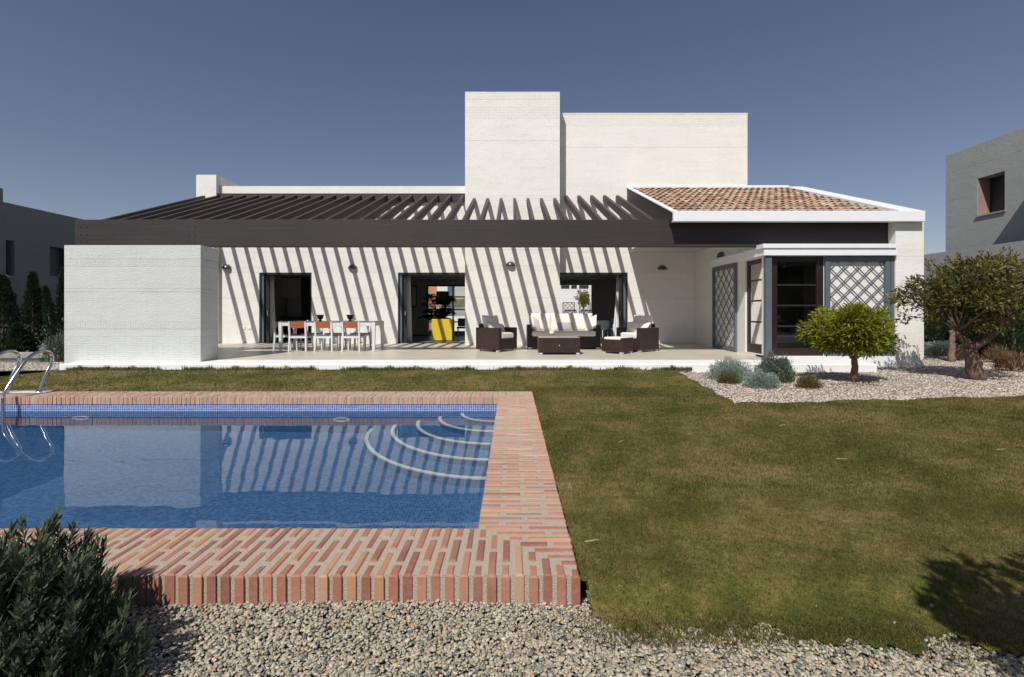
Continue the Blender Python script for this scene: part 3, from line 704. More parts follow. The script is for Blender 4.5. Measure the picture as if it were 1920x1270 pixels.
# ladder
lad = thing('pool_ladder', 'polished steel pool ladder with two curved handrails', 'pool ladder', (-7.0, 6.9, .07))
for X_ in (-6.76, -7.24):
    pts = [(7.0, .07), (7.03, .16), (7.10, .33), (7.17, .46), (7.19, .56), (7.15, .625), (7.07, .655), (6.97, .65), (6.87, .60), (6.78, .52), (6.66, .36), (6.56, .215), (6.51, .12), (6.50, .02), (6.50, -.2), (6.50, -.7), (6.50, -1.2)]
    cur = []
    for i in range(len(pts) - 1):
        p0 = pts[max(i - 1, 0)]; p1 = pts[i]; p2 = pts[i + 1]; p3 = pts[min(i + 2, len(pts) - 1)]
        for k in range(4):
            t = k / 4; cur.append(tuple(.5 * ((2 * p1[q]) + (-p0[q] + p2[q]) * t + (2 * p0[q] - 5 * p1[q] + 4 * p2[q] - p3[q]) * t * t + (-p0[q] + 3 * p1[q] - 3 * p2[q] + p3[q]) * t ** 3) for q in (0, 1)))
    cur.append(pts[-1])
    mb = MB(); mb.tube([(X_, a, b) for a, b in cur], .0215, 16); r_ = mb.build('handrail', M['steel'], lad, smooth=True, keep=True)
    mb = MB(); mb.lathe([(.022, .03), (.03, .028), (.05, .008), (.052, 0)], (X_, 7.0, Z1 + .002), 20); mb.build('flange', M['steel'], r_, smooth=True)
for zz_ in (-.32, -.58, -.84):
    mb = MB(); mb.box(-7.22, -6.78, 6.46, 6.54, zz_, zz_ + .03); mb.build('rung', M['steel'], lad, keep=True, bevel=.006)
mb = MB(); mb.box(-7.35, -6.62, 6.92, 7.08, Z1 + .003, Z1 + .012); o = mb.build('anchor_plate', M['alu'], lad, keep=True, bevel=.003)

# ================================================================== HOUSE
HW = 16.8; TD = 16.15
house = thing('house', 'white painted brick house with square tower and shaded terrace', 'house', (0, HW, 0))
D1 = (XX(486, HW), XX(584.3, HW)); D2 = (XX(746, HW), -1.552); D3 = (1.58, XX(1177, HW)); DT = ZZ(511.5, HW); FL = fz(HW)
ops = [(D1[0], D1[1], FL, DT), (D2[0], D2[1], FL, DT), (D3[0], D3[1], FL, DT)]
w = MB()
grid_wall(w, -10.06, 8.09, -.24, 5.575, HW, HW + .3, ops)
hw = w.build('wall', M['wall'], house, keep=True)
mb = MB(); mb.box(1.5, 8.09, HW, 21.5, 5.5752, 8.05); mb.build('upper_storey', M['wall'], house, keep=True)
mb = MB(); mb.box(1.48, 8.10, HW - .008, 21.5, 8.051, 8.085); mb.build('coping_course', M['wall'], house, keep=True)
mb = MB(); mb.box(-1.55, 1.578, TD, 18.2, -.24, 8.52); mb.build('tower', M['wall'], house, keep=True)
mb = MB(); mb.box(-10.72, -10.04, 16.6, 18.6, -.24, 5.907); mb.build('chimney', M['wall'], house, keep=True)
# side wall of the bay, pier and gable
w = MB(); grid_wall(w, 12.07 + .12, HW, -.15, 3.30, 6.28, 6.5, [(12.3, 13.18, .17, 2.60), (12.0, 12.52, 2.62, 4)], 'y')
w.build('side_wall', M['wall'], house, keep=True)
sl = .383
mb = MB(); mb.prism_x([(12.07, -.24), (12.07, 3.515), (16.95, 3.515 + 4.88 * sl), (17.3, 5.38), (23.2, 3.3), (23.2, -.24)], 9.464, 10.165); mb.build('gable_wall', M['wall'], house, keep=True)
# front of the bay, cornice, plinth
mb = MB(); mb.box(7.74, 9.463, 12.185, 12.4, .12, 2.62); mb.build('bay_wall', M['wall'], house, keep=True)
mb = MB(); mb.box(6.18, 9.455, 11.985, 12.32, 2.625, 2.80); mb.box(6.14, 9.40, 11.95, 12.30, 2.801, 2.905); mb.box(6.18, 6.279, 12.321, 15.25, 2.625, 2.80); mb.box(6.15, 6.279, 12.301, 15.25, 2.801, 2.85)
mb.build('cornice', M['fascia'], house, keep=True, bevel=.006)
mb = MB(); mb.box(6.28, 9.463, 12.03, 12.6, -.24, .145); mb.build('plinth', M['white'], house, keep=True)
mb = MB(); mb.box(6.281, 9.463, 12.55, HW, .10, .14); mb.box(-10.06, 9.46, HW + .301, 23.0, .05, .172); mb.build('interior_floor', simple('interior_floor', (.22, .22, .215), .35, var=.08), house, keep=True)
mb = MB(); mb.box(-10.06, 9.463, HW + .301, 23.0, 2.75, 3.0); mb.box(6.33, 9.463, 12.55, HW - .001, 2.7, 2.76); mb.box(4.03, 9.463, 12.52, HW - .001, 3.301, 3.36); mb.build('ceiling', M['int'], house, keep=True)
# interior walls, rear wall with two glazed openings
w = MB(); B2 = (XX(800, 23), -.9, .3, ZZ(534.5, 23)); B3 = (.9, XX(1110, 23), .3, ZZ(534, 23))
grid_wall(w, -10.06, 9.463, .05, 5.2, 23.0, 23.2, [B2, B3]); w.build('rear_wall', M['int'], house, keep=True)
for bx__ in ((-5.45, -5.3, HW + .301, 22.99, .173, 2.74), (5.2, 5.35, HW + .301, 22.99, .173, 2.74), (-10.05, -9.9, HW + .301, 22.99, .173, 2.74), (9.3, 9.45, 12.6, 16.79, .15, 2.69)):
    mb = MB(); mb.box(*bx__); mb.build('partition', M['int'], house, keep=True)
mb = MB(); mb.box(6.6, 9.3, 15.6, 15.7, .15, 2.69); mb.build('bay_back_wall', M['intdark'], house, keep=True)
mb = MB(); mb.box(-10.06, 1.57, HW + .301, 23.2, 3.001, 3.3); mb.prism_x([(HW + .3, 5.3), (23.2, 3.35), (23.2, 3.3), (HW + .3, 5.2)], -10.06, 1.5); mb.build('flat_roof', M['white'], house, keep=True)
# white sockets
for x_, y_, s in ((456.5, 615, 6), (469, 615, 6)):
    p = wp(x_, y_, HW - .012); mb = MB(); mb.box(p.x - .07, p.x + .07, HW - .018, HW - .001, p.z - .045, p.z + .045); mb.build('socket', M['fill'], house, keep=True, bevel=.004)
p = wp(1309, 619, 16.5); mb = MB(); mb.box(6.262, 6.279, 16.2, 16.5, p.z - .045, p.z + .045); mb.build('socket', M['fill'], house, keep=True, bevel=.004)
# tiled roof
RX0, RX1, RD0, RD1 = 3.985, 9.56, 12.02, 16.78
def rz_(d): return 3.675 + (d - 12.0) * .383
mb = MB(); mb.prism_x([(RD0 + .04, rz_(12.04) - .05), (RD1, rz_(RD1) - .05), (RD1, rz_(RD1) - .16), (RD0 + .04, rz_(12.04) - .16)], 4.04, 9.46)
rf = mb.build('roof', M['tile'], house, keep=True)
mb = MB(); cw = .196; rl = .36; ncol = int((RX1 - RX0 - .1) / cw); nrow = int((RD1 - RD0) / rl) + 1; up = Vector((0, -sl, 1)).normalized(); al = Vector((0, 1, sl)).normalized()
for c in range(ncol):
    cx_ = RX0 + .13 + c * cw
    for r_ in range(nrow):
        d0 = RD0 + .02 + r_ * rl; d1_ = min(d0 + rl + .05, RD1)
        if d0 > RD1 - .08: continue
        jz = R.uniform(-.006, .006); jx = R.uniform(-.007, .007); jy = R.uniform(-.02, .02); rnd = R.random(); sk = R.uniform(-.008, .008)
        vs = []; seg = 7
        for e_, (dd, lift, rad) in enumerate(((d0 + jy, .034, .078), (d1_, .006, .062))):
            for t_ in (0, .013):
                for k in range(seg + 1):
                    a = math.pi * k / seg
                    p = Vector((cx_ + jx + (sk if e_ else 0) - math.cos(a) * (rad - t_), dd, rz_(dd) - .035)) + up * (math.sin(a) * (rad - t_) * .82 + lift + jz)
                    vs.append(p)
        n = seg + 1
        fs = [(k, k + 1, 2 * n + k + 1, 2 * n + k) for k in range(seg)] + [(k + 1, k, n + k, n + k + 1) for k in range(seg)] + [(n + k, n + k + 1, 3 * n + k + 1, 3 * n + k) for k in range(seg)]
        mb.add(vs, fs, 0, rnd)
        # pan tile between
        rnd2 = R.random(); vs = []
        for dd, lift in ((d0 + R.uniform(-.02, .02), .012), (d1_, -.004)):
            for k in range(5):
                a = math.pi * k / 4; vs.append(Vector((cx_ + cw / 2 - math.cos(a) * .075, dd, rz_(dd) - .012)) + up * (lift - math.sin(a) * .035))
        mb.add(vs, [(k, k + 1, 5 + k + 1, 5 + k) for k in range(4)], 0, rnd2)
mb.build('roof_tiles', M['tile'], rf)
# verge board, white flashings, fascia
mb = MB(); z_ = lambda d, o_: rz_(d) + o_
mb.prism_x([(12.06, z_(12.06, .0)), (HW - .001, z_(HW, .0)), (HW - .001, z_(HW, -.44)), (12.52, z_(12.52, -.44)), (12.06, 3.45)], 3.95, 4.03); mb.build('verge_board', M['beam'], house, keep=True)
mb = MB(); mb.prism_x([(12.0, z_(12.0, .035)), (HW - .001, z_(HW, .035)), (HW - .001, z_(HW, .002)), (12.0, z_(12.0, .002))], 3.93, 4.06); mb.build('flashing', M['fascia'], house, keep=True)
mb = MB(); mb.prism_x([(11.99, z_(12.0, .05)), (16.95, z_(16.95, .03)), (17.25, 5.47), (17.25, 5.3), (16.95, z_(16.95, -.19)), (12.02, z_(12.02, -.19))], 9.50, 10.06); mb.build('flashing', M['fascia'], house, keep=True)
mb = MB(); mb.box(3.94, 9.497, HW - .02, HW + .14, 5.50, 5.60); mb.build('ridge_flashing', M['fascia'], house, keep=True)
mb = MB(); mb.box(3.93, 10.06, 11.90, 11.985, 3.443, 3.70); mb.box(3.93, 9.46, 11.9851, 12.06, 3.443, 3.47); mb.box(9.461, 10.05, 11.9851, 12.07, 3.516, 3.66)
mb.build('fascia', M['fascia'], house, keep=True, bevel=.008)
mb = MB(); mb.box(4.04, 9.45, 12.52, 12.6, 2.9, 3.5); mb.build('soffit', M['white'], house, keep=True)

# sliding doors in the three openings
def door_frame(x0, x1, stack):
    fr = MB(); fr.box(x0, x0 + .05, HW + .02, HW + .28, FL, DT); fr.box(x1 - .05, x1, HW + .02, HW + .28, FL, DT); fr.box(x0 + .051, x1 - .051, HW + .02, HW + .28, DT - .07, DT - .001); fr.box(x0 + .051, x1 - .051, HW + .02, HW + .28, FL - .01, FL + .02)
    f_ = fr.build('door_frame', M['darkframe'], house, keep=True)
    s = 1 if stack == 'l' else -1; b = x0 + .06 if stack == 'l' else x1 - .06
    lf = MB(); lf.box(min(b, b + s * .07), max(b, b + s * .07), HW + .05, HW + .10, FL + .022, DT - .072); lf.build('door_leaf', M['frame'], f_)
    lf = MB(); lf.box(min(b + s * .12, b + s * .22), max(b + s * .12, b + s * .22), HW + .12, HW + .17, FL + .022, DT - .072); lf.build('door_leaf', M['darkframe'], f_)
    hd = MB(); hx = b + s * .17; hd.box(hx - .012, hx + .012, HW + .095, HW + .118, FL + .95, FL + 1.12); hd.build('handle', M['steel'], f_, bevel=.003)
    return f_
door_frame(*D1, 'l'); door_frame(*D2, 'l'); door_frame(*D3, 'r')
# rear glazing: muntin grids
def glazing(x0, x1, z0, z1, d, xs_, zs_, par, fw=.07):
    g = MB(); g.box(x0, x0 + fw, d, d + .08, z0, z1); g.box(x1 - fw, x1, d, d + .08, z0, z1); g.box(x0 + fw, x1 - fw, d, d + .08, z1 - fw, z1); g.box(x0 + fw, x1 - fw, d, d + .08, z0, z0 + fw)
    for x_ in xs_: g.box(x_ - .035, x_ + .035, d + .005, d + .07, z0 + fw, z1 - fw)
    for z__ in zs_: g.box(x0 + fw, x1 - fw, d + .01, d + .065, z__ - .03, z__ + .03)
    fr = g.build('window_frame', M['darkframe'], par, keep=True)
    p_ = MB(); p_.add([(x0 + fw, d + .04, z0 + fw), (x1 - fw, d + .04, z0 + fw), (x1 - fw, d + .04, z1 - fw), (x0 + fw, d + .04, z1 - fw)], [(0, 1, 2, 3)]); p_.build('pane', M['glass'], fr)
    return fr
glazing(B2[0], B2[1], B2[2], B2[3], 23.02, [XX(849.3, 23)], [ZZ(557, 23), ZZ(580.5, 23), ZZ(604, 23)], house)
fr = glazing(B3[0], B3[1], B3[2], B3[3], 23.02, [], [], house, .02)

# bay: corner post, front window, side glass door, shutters
bay = thing('bay_glazing', 'corner bay window with grey steel post and brown wooden sashes', 'window', (6.3, 12.1, .145))
mb = MB(); mb.box(6.255, 6.40, 12.04, 12.16, .146, 2.62); mb.build('corner_post', M['frame'], bay, keep=True, bevel=.004)
x0, x1 = 6.401, 7.75; d = 12.17
mb = MB(); mb.box(x0, x0 + .20, d, d + .07, .146, 2.62); mb.box(x1 - .17, x1, d, d + .07, .146, 2.62); mb.box(x0 + .201, x1 - .171, d, d + .07, 2.50, 2.62); mb.box(x0 + .201, x1 - .171, d, d + .07, .147, .34)
fr = mb.build('window_frame', M['woodframe'], bay, keep=True, bevel=.003)
for yy in (534.5, 573, 612):
    mb = MB(); z__ = ZZ(yy, d); mb.box(x0 + .202, x1 - .172, d + .01, d + .06, z__ - .02, z__ + .02); mb.build('glazing_bar', M['darkframe'], fr)
mb = MB(); mb.add([(x0 + .19, d + .045, .33), (x1 - .16, d + .045, .33), (x1 - .16, d + .045, 2.51), (x0 + .19, d + .045, 2.51)], [(0, 1, 2, 3)]); mb.build('pane', M['glass'], fr)
# side sash (faces the terrace)
y0, y1 = 12.18, 13.18; xx = 6.33
mb = MB(); mb.box(xx, xx + .06, y0, y0 + .09, .17, 2.61); mb.box(xx, xx + .06, y1 - .09, y1, .17, 2.61); mb.box(xx, xx + .06, y0 + .091, y1 - .091, 2.48, 2.61); mb.box(xx, xx + .06, y0 + .091, y1 - .091, .17, .40)
fr = mb.build('window_frame', M['woodframe'], bay, keep=True, bevel=.003)
for z__ in (.98, 1.53, 2.06):
    mb = MB(); mb.box(xx + .01, xx + .05, y0 + .092, y1 - .092, z__ - .022, z__ + .022); mb.build('glazing_bar', M['darkframe'], fr)
mb = MB(); mb.add([(xx + .035, y0 + .08, .39), (xx + .035, y1 - .08, .39), (xx + .035, y1 - .08, 2.49), (xx + .035, y0 + .08, 2.49)], [(0, 1, 2, 3)]); mb.build('pane', M['glass'], fr)

def lattice(name, label, axis, u0, u1, z0, z1, d, fw, pitch_u, group, fm='frame'):
    """framed diagonal lattice shutter; u runs along x (axis x) or y (axis y)"""
    P3 = (lambda u, z, dd: (u, dd, z)) if axis == 'x' else (lambda u, z, dd: (dd, u, z))
    nrm = (0, 1, 0) if axis == 'x' else (1, 0, 0)
    t = thing(name, label, 'shutter', P3((u0 + u1) / 2, z0, d), group=group)
    fr = MB(); dd = .05
    def bx(a, b, c, e):
        if axis == 'x': fr.box(a, b, d, d + dd, c, e)
        else: fr.box(d, d + dd, a, b, c, e)
    bx(u0, u0 + fw, z0, z1); bx(u1 - fw, u1, z0, z1); bx(u0 + fw, u1 - fw, z0, z0 + fw); bx(u0 + fw, u1 - fw, z1 - fw, z1)
    fr.build('frame', M[fm], t, keep=True, bevel=.003)
    a0, a1, c0, c1 = u0 + fw, u1 - fw, z0 + fw, z1 - fw; s_ = MB(); slope = 1.0
    for sgn, off in ((1, .018), (-1, .032)):
        k = -60
        while k < 60:
            for dlt in (0,):
                b = k * pitch_u + dlt                # u = b + sgn*(z-c0)
                za = c0; zb = c1
                ua = b + a0; ub = ua + sgn * (zb - za) / slope
                # clip in u
                lo, hi = 0.0, 1.0; du = ub - ua
                if abs(du) > 1e-9:
                    t0, t1 = sorted(((a0 - ua) / du, (a1 - ua) / du)); lo = max(lo, t0); hi = min(hi, t1)
                if hi - lo > .01:
                    s_.bar(P3(ua + du * lo, za + (zb - za) * lo, d + off), P3(ua + du * hi, za + (zb - za) * hi, d + off), .026, .012, nrm)
            k += 1
    s_.build('lattice', M[fm], t, keep=True)
    h = MB(); hu = u0 + fw / 2 if axis == 'x' else u0 + fw / 2
    if axis == 'x': h.box(hu - .015, hu + .015, d - .02, d - .001, 1.15, 1.30)
    else: h.box(d - .02, d - .001, hu - .015, hu + .015, 1.15, 1.30)
    h.build('latch', M['steel'], t, keep=True, bevel=.003)
    return t
lattice('lattice_shutter', 'large grey lattice shutter on the bay front behind the round tree', 'x', 7.76, 9.36, .15, 2.61, 12.10, .12, .345, 'grey lattice shutters')
mb = MB(); mb.box(9.37, 9.458, 12.10, 12.18, .15, 2.61); mb.build('side_jamb', M['frame'], bay, keep=True)
lattice('lattice_shutter', 'grey lattice shutter on the shaded side wall under the dome lamp', 'y', 13.62, 15.2, .15, 2.60, 6.215, .10, .36, 'grey lattice shutters')

# ================================================================== PERGOLA
perg = thing('pergola', 'dark stained timber pergola with one long front beam', 'pergola', (0, 12.4, 2.88))
BZ0, BZ1 = ZZ(462.5, 12.3), ZZ(412, 12.3)
mb = MB(); mb.box(XX(140, 12.3), 9.462, 12.3, 12.5, BZ0, BZ1); bm_ = mb.build('beam', M['beam'], perg, keep=True, bevel=.006)
bo = MB()
for cx_ in (151, 354):
    for dx in (0, 11.5):
        for yy in (426, 440, 453):
            p = wp(cx_ + dx, yy, 12.298); bo = MB(); bo.tube([(p.x, 12.301, p.z), (p.x, 12.292, p.z)], .018, 10); bo.build('bolt', M['darkframe'], bm_)
mb = MB(); mb.box(-10.3, 1.0 * -1.56, HW - .1, HW - .001, 5.02, 5.30); mb.build('ledger', M['beam'], perg, keep=True)
for i in range(33):
    X_ = 3.60 - .4395 * i
    if X_ + .045 > -1.55 and X_ - .045 < 1.578: de = TD - .001
    elif X_ < -1.55: de = HW - .101
    else: de = HW - .001
    if X_ < -10.1: de = HW - .15
    s = .390; zt = lambda d_: BZ1 + .02 + (d_ - 12.45) * s
    ds = 12.5005
    mb = MB(); mb.prism_x([(ds, zt(ds)), (de - .10 if de < HW - .2 or X_ > 1.5 else de, zt(de - .10) if de < HW - .2 or X_ > 1.5 else zt(de)), (de, zt(de) - .07), (de, zt(de) - .22), (ds, zt(ds) - .24)], X_ - .045, X_ + .045)
    mb.build('rafter', M['rafter'], perg, keep=True)

# free standing block at the left end of the terrace
blk = thing('brick_block', 'plain white painted brick block at the left end of the terrace', 'wall', (-8.8, 11.6, -.1))
mb = MB(); mb.box(XX(120, 11.3), XX(376.4, 11.3), 11.3, 11.97, -.24, ZZ(460, 11.3)); mb.build('block_wall', M['block'], blk, keep=True, bevel=.012)
mb = MB(); mb.box(-10.2, -8.6, 12.31, 12.75, -.24, BZ0 - .001); mb.build('beam_support', M['block'], blk, keep=True)

# ================================================================== NEIGHBOURS
nb = thing('neighbour_house', 'dark shaded brick house on the far left with narrow windows', 'house', (-21, 20, 0))
wz = lambda y_, px: ZC - (y_ - HZ) / F * (20.2 * F / (960 - px))
w = MB()
def pd(px): return 20.2 * F / (960 - px)
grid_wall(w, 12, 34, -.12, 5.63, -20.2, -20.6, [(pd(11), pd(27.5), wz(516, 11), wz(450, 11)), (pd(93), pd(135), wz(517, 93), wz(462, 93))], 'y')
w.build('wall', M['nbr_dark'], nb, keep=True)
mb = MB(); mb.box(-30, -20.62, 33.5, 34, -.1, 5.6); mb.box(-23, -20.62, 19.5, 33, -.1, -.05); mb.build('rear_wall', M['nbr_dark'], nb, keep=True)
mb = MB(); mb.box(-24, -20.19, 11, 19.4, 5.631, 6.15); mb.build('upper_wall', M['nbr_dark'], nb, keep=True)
mb = MB(); mb.box(-20.62, -20.55, pd(11), pd(27.5), wz(516, 11), wz(450, 11)); mb.build('window', M['darkframe'], nb, keep=True)
mb = MB(); mb.box(-20.62, -20.55, pd(93), pd(135), wz(517, 93), wz(462, 93)); mb.build('window', M['darkframe'], nb, keep=True)
gw = thing('garden_wall', 'low grey garden wall behind the columnar conifers', 'wall', (-17, 16.6, 0))
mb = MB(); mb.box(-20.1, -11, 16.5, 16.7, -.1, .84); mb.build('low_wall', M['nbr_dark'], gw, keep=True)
mb = MB(); mb.box(-20.1, -11, 14.1, 14.35, -.1, .07); tag(mb.build('stone_border', M['stone'], bevel=.02), 'low rough stone border in front of the conifers', 'border')

nr = thing('neighbour_house', 'pale grey brick house at the right edge with one square window', 'house', (18, 16, 0))
XN = 15.96; pr_ = lambda px: XN * F / (px - 960); zr = lambda y_, px: ZC - (y_ - HZ) / F * pr_(px)
w = MB(); wo = (pr_(1884), pr_(1833), 4.55, 5.82)
grid_wall(w, 11.2, 18.0, -.1, 6.99, XN, XN + .45, [wo], 'y'); w.build('wall', M['nbr'], nb if 0 else nr, keep=True)
mb = MB(); mb.box(XN + .451, 24, 17.9, 18.0, -.1, 6.99); mb.box(XN + .451, 24, 11.2, 11.3, -.1, 6.99); mb.box(XN + .451, 24, 11.301, 17.899, 6.8, 6.98); mb.build('rear_wall', M['nbr'], nr, keep=True)
mb = MB(); mb.box(XN + .02, XN + .40, wo[1] - .012, wo[1] - .001, wo[2] + .01, wo[3] - .01); mb.build('window_reveal', simple('brown_reveal', (.30, .19, .15), .8), nr, keep=True)
mb = MB(); mb.box(XN + .42, XN + .45, wo[0], wo[1], wo[2], wo[3]); mb.build('window', M['darkframe'], nr, keep=True)
mb = MB(); mb.box(XN - .05, XN + .1, wo[0] - .05, wo[1] + .03, wo[2] - .05, wo[2] - .001); mb.build('window_sill', M['stone'], nr, keep=True)
mb = MB(); mb.box(14.93, XN - .001, 13.8, 14.2, -.1, 6.07); mb.build('wing_wall', M['nbr'], nr, keep=True)
gr_ = thing('boundary_wall', 'grey brick boundary wall with soldier course top at the right', 'wall', (14.6, 15, 0))
mb = MB(); mb.box(14.6, 14.85, 9, 24, -.1, 3.283); mb.build('wall', M['nbr'], gr_, keep=True)
# rear scenery seen through the glazed doors
rh = thing('rear_villa', 'white villa seen through the right hand terrace door', 'house', (5, 45, 0))
w = MB(); wins = [(XX(a, 45), XX(b, 45), ZZ(542, 45), ZZ(535, 45)) for a, b in ((1052, 1068), (1071, 1082), (1086, 1104))]
grid_wall(w, 2.5, 12, -.1, 4.4, 45, 45.3, wins); w.build('wall', M['white'], rh, keep=True)
mb = MB(); mb.box(2.5, 12, 45.31, 45.4, 3, 4.3); mb.build('window', M['intdark'], rh, keep=True)
cw_ = thing('courtyard_wall', 'white courtyard wall seen through the right hand terrace door', 'wall', (4, 30, 0))
mb = MB(); mb.box(-.5, 9, 30, 30.2, -.1, 1.85); mb.build('wall', M['white'], cw_, keep=True)
for a, b in ((1055, 1077.5), (1086, 1107.5)):
    lb = 'left' if a < 1080 else 'right'
    lattice('trellis_screen', 'dark courtyard trellis screen, the %s one behind the sofa' % lb, 'x', XX(a, 29.6), XX(b, 29.6), .2, ZZ(567, 29.6), 29.6, .04, .26, 'trellis screens in the rear courtyard', 'darkframe')
vw = thing('rear_villa', 'pale villa seen behind the palm through the middle door', 'house', (-6.5, 40, 0))
mb = MB(); mb.box(XX(803, 40), XX(822, 40), 40, 44, -.1, 4.2); mb.build('brick_wall', simple('orange_brick', (.50, .25, .16), .8), vw, keep=True)
mb = MB(); mb.box(XX(823, 40), XX(842, 40), 39, 44, -.1, 3.9); mb.build('wall', M['white'], vw, keep=True)
lw = thing('courtyard_wall', 'low white wall beyond the yellow armchair', 'wall', (-4, 34, 0))
mb = MB(); mb.box(XX(838, 34), -.2, 34, 34.2, -.1, ZZ(593, 34)); mb.build('wall', M['white'], lw, keep=True)
lw2 = thing('courtyard_wall', 'grey far wall under the hill seen through the middle door', 'wall', (-5, 55, 0))
mb = MB(); mb.box(-12, -.2, 55, 55.3, -.1, ZZ(577, 55)); mb.build('wall', M['nbr'], lw2, keep=True)

# ================================================================== WALL LAMPS
def lamp(x, y, d, label, axis='x'):
    r = .158
    if axis == 'x': p = wp(x, y, HW if d is None else d); loc = Vector((p.x, (HW if d is None else d) - .001, p.z)); rz = 0
    else: loc = Vector((6.279, d, ZZ(y, d))); rz = -math.pi / 2
    t = thing('wall_lamp', label, 'wall lamp', loc, rz, 'grey dome wall lamps')
    mb = MB(); vs = []; nA, nB = 16, 10
    # quarter sphere: dome above the rim, flat back on the wall
    for j in range(nB + 1):
        ph = math.pi / 2 * j / nB
        for i in range(nA + 1):
            a = math.pi * i / nA
            vs.append((-math.cos(a) * math.cos(ph) * r, -math.sin(a) * math.cos(ph) * r * .95, math.sin(ph) * r * .95))
    mb.add(vs, [(j * (nA + 1) + i, j * (nA + 1) + i + 1, (j + 1) * (nA + 1) + i + 1, (j + 1) * (nA + 1) + i) for j in range(nB) for i in range(nA)])
    mb.build('lamp_shade', M['lamp'], t, smooth=True, solid=.006)
    mb = MB(); mb.box(-.09, .09, -.02, 0, .0, .12); mb.tube([(0, -.02, .05), (0, -.09, .05)], .022, 10); mb.build('lamp_base', M['darkframe'], t)
lamp(425.5, 504, None, 'dome wall lamp nearest the white block, left of the kitchen door')
lamp(661.5, 504, None, 'dome wall lamp above the right end of the dining table')
lamp(957.5, 499, TD, 'dome wall lamp on the tower face between armchair and sofa')
lamp(1241.5, 506, None, 'dome wall lamp in shade right of the last door')
lamp(1348, 481.5, 14.62, 'dome wall lamp on the side wall above the lattice shutter', 'y')

# ================================================================== DINING SET
def dining_chair():
    t = thing('dining_chair', '', 'chair', group='white metal chairs with orange wood backs')
    W, Dp, H, SH = .50, .46, .84, .455
    for sx in (-1, 1):
        mb = MB(); x = sx * (W / 2 - .022)
        mb.tube([(x + sx * .015, -.03, 0), (x, 0, SH - .03), (x, .0, SH), (x, -.045, H - .03), (x, -.055, H)], [.027, .033, .033, .030, .027], 4); mb.build('leg', M['alu'], t)
        mb = MB(); mb.tube([(x, Dp - .0, 0), (x, Dp - .03, SH - .03)], [.022, .030], 4); mb.build('leg', M['alu'], t)
    mb = MB()
    mb.box(-W / 2 + .045, W / 2 - .045, -.018, .018, SH - .075, SH - .02); mb.box(-W / 2 + .045, W / 2 - .045, Dp - .05, Dp - .014, SH - .075, SH - .02)
    for sx in (-1, 1): mb.box(sx * (W / 2 - .022) - .015, sx * (W / 2 - .022) + .015, .025, Dp - .055, SH - .075, SH - .02)
    mb.build('seat_frame', M['alu'], t)
    mb = MB(); mb.box(-W / 2 + .012, W / 2 - .012, .02, Dp + .005, SH - .018, SH + .006); mb.build('seat', M['seatwood'], t, bevel=.006)
    mb = MB(); n = 12; vs = []
    for i in range(n + 1):
        u = -1 + 2 * i / n; x = u * (W / 2 - .05); y = -.045 - .035 * (1 - u * u)
        zt_ = H - .012; zb = H - .165 - .012 * (1 - u * u)
        vs += [(x, y + .012, zb), (x, y + .0, zt_), (x, y + .018, zt_), (x, y + .03, zb)]
    fs = [(4 * i + k, 4 * i + 4 + k, 4 * i + 4 + (k + 1) % 4, 4 * i + (k + 1) % 4) for i in range(n) for k in range(4)] + [(0, 1, 2, 3), (4 * n + 3, 4 * n + 2, 4 * n + 1, 4 * n)]
    mb.add(vs, fs); mb.build('backrest', M['chairwood'], t)
    return t
TY0, TY1 = 13.82, 14.82
proto = dining_chair()
cl = [('left', -6.03), ('middle', -5.30), ('right', -4.53)]
first = True
for nme, x in cl:
    place(proto, (x, TY0 - .05, fz(TY0) + .002), 0, 'white chair with orange wood back on the near side of the table, %s of three' % nme, first=first); first = False
for nme, x in (('left', -6.10), ('middle', -5.38), ('right', -4.62)):
    place(proto, (x, TY1 + .28, fz(TY1 + .2) + .002), math.pi, 'white chair facing the camera on the far side of the table, %s of three' % nme)
place(proto, (-6.83, 14.32, fz(14.3) + .002), -math.pi / 2, 'white chair at the left head of the dining table')
tb = thing('dining_table', 'long white metal dining table with slim square legs', 'table', (-5.24, 14.32, fz(14.3)))
zt0 = .84; x0, x1, y0, y1 = -6.61 + 5.24, -3.87 + 5.24, -.5, .5
for sx in (x0 + .05, x1 - .05):
    for sy in (y0 + .05, y1 - .05):
        mb = MB(); s_ = (sy) * .0175
        mb.tube([(sx, sy, s_ + .002), (sx, sy, zt0 - .02)], [.045, .064], 4, cap=True); mb.build('leg', M['alu'], tb)
mb = MB(); mb.box(x0 + .10, x1 - .10, y0 + .01, y0 + .04, zt0 - .12, zt0 - .021); mb.box(x0 + .10, x1 - .10, y1 - .04, y1 - .01, zt0 - .12, zt0 - .021)
mb.box(x0 + .01, x0 + .04, y0 + .10, y1 - .10, zt0 - .12, zt0 - .021); mb.box(x1 - .04, x1 - .01, y0 + .10, y1 - .10, zt0 - .12, zt0 - .021); mb.build('apron', M['alu'], tb)
mb = MB(); mb.box(x0, x1, y0, y1, zt0 - .02, zt0 + .005); mb.build('table_top', M['tabletop'], tb, bevel=.004)
for px_, lb in ((600.5, 'left'), (656.5, 'right')):
    d_ = 14.35; x_ = XX(px_, d_)
    mb = MB(); pr = [(.0, 0), (.065, 0), (.06, .012), (.03, .03), (.035, .04), (.075, .075), (.088, .12), (.088, .15), (.115, .178), (.115, .185), (.10, .185), (.078, .15), (.07, .09), (.0, .05)]
    mb.lathe(pr, (x_, d_, fz(14.3) + zt0 + .006), 28)
    o = mb.build('bowl', M['terrac'], smooth=True); tag(o, 'dark brown footed bowl on the dining table, the %s of two' % lb, 'bowl', 'footed bowls on the dining table')

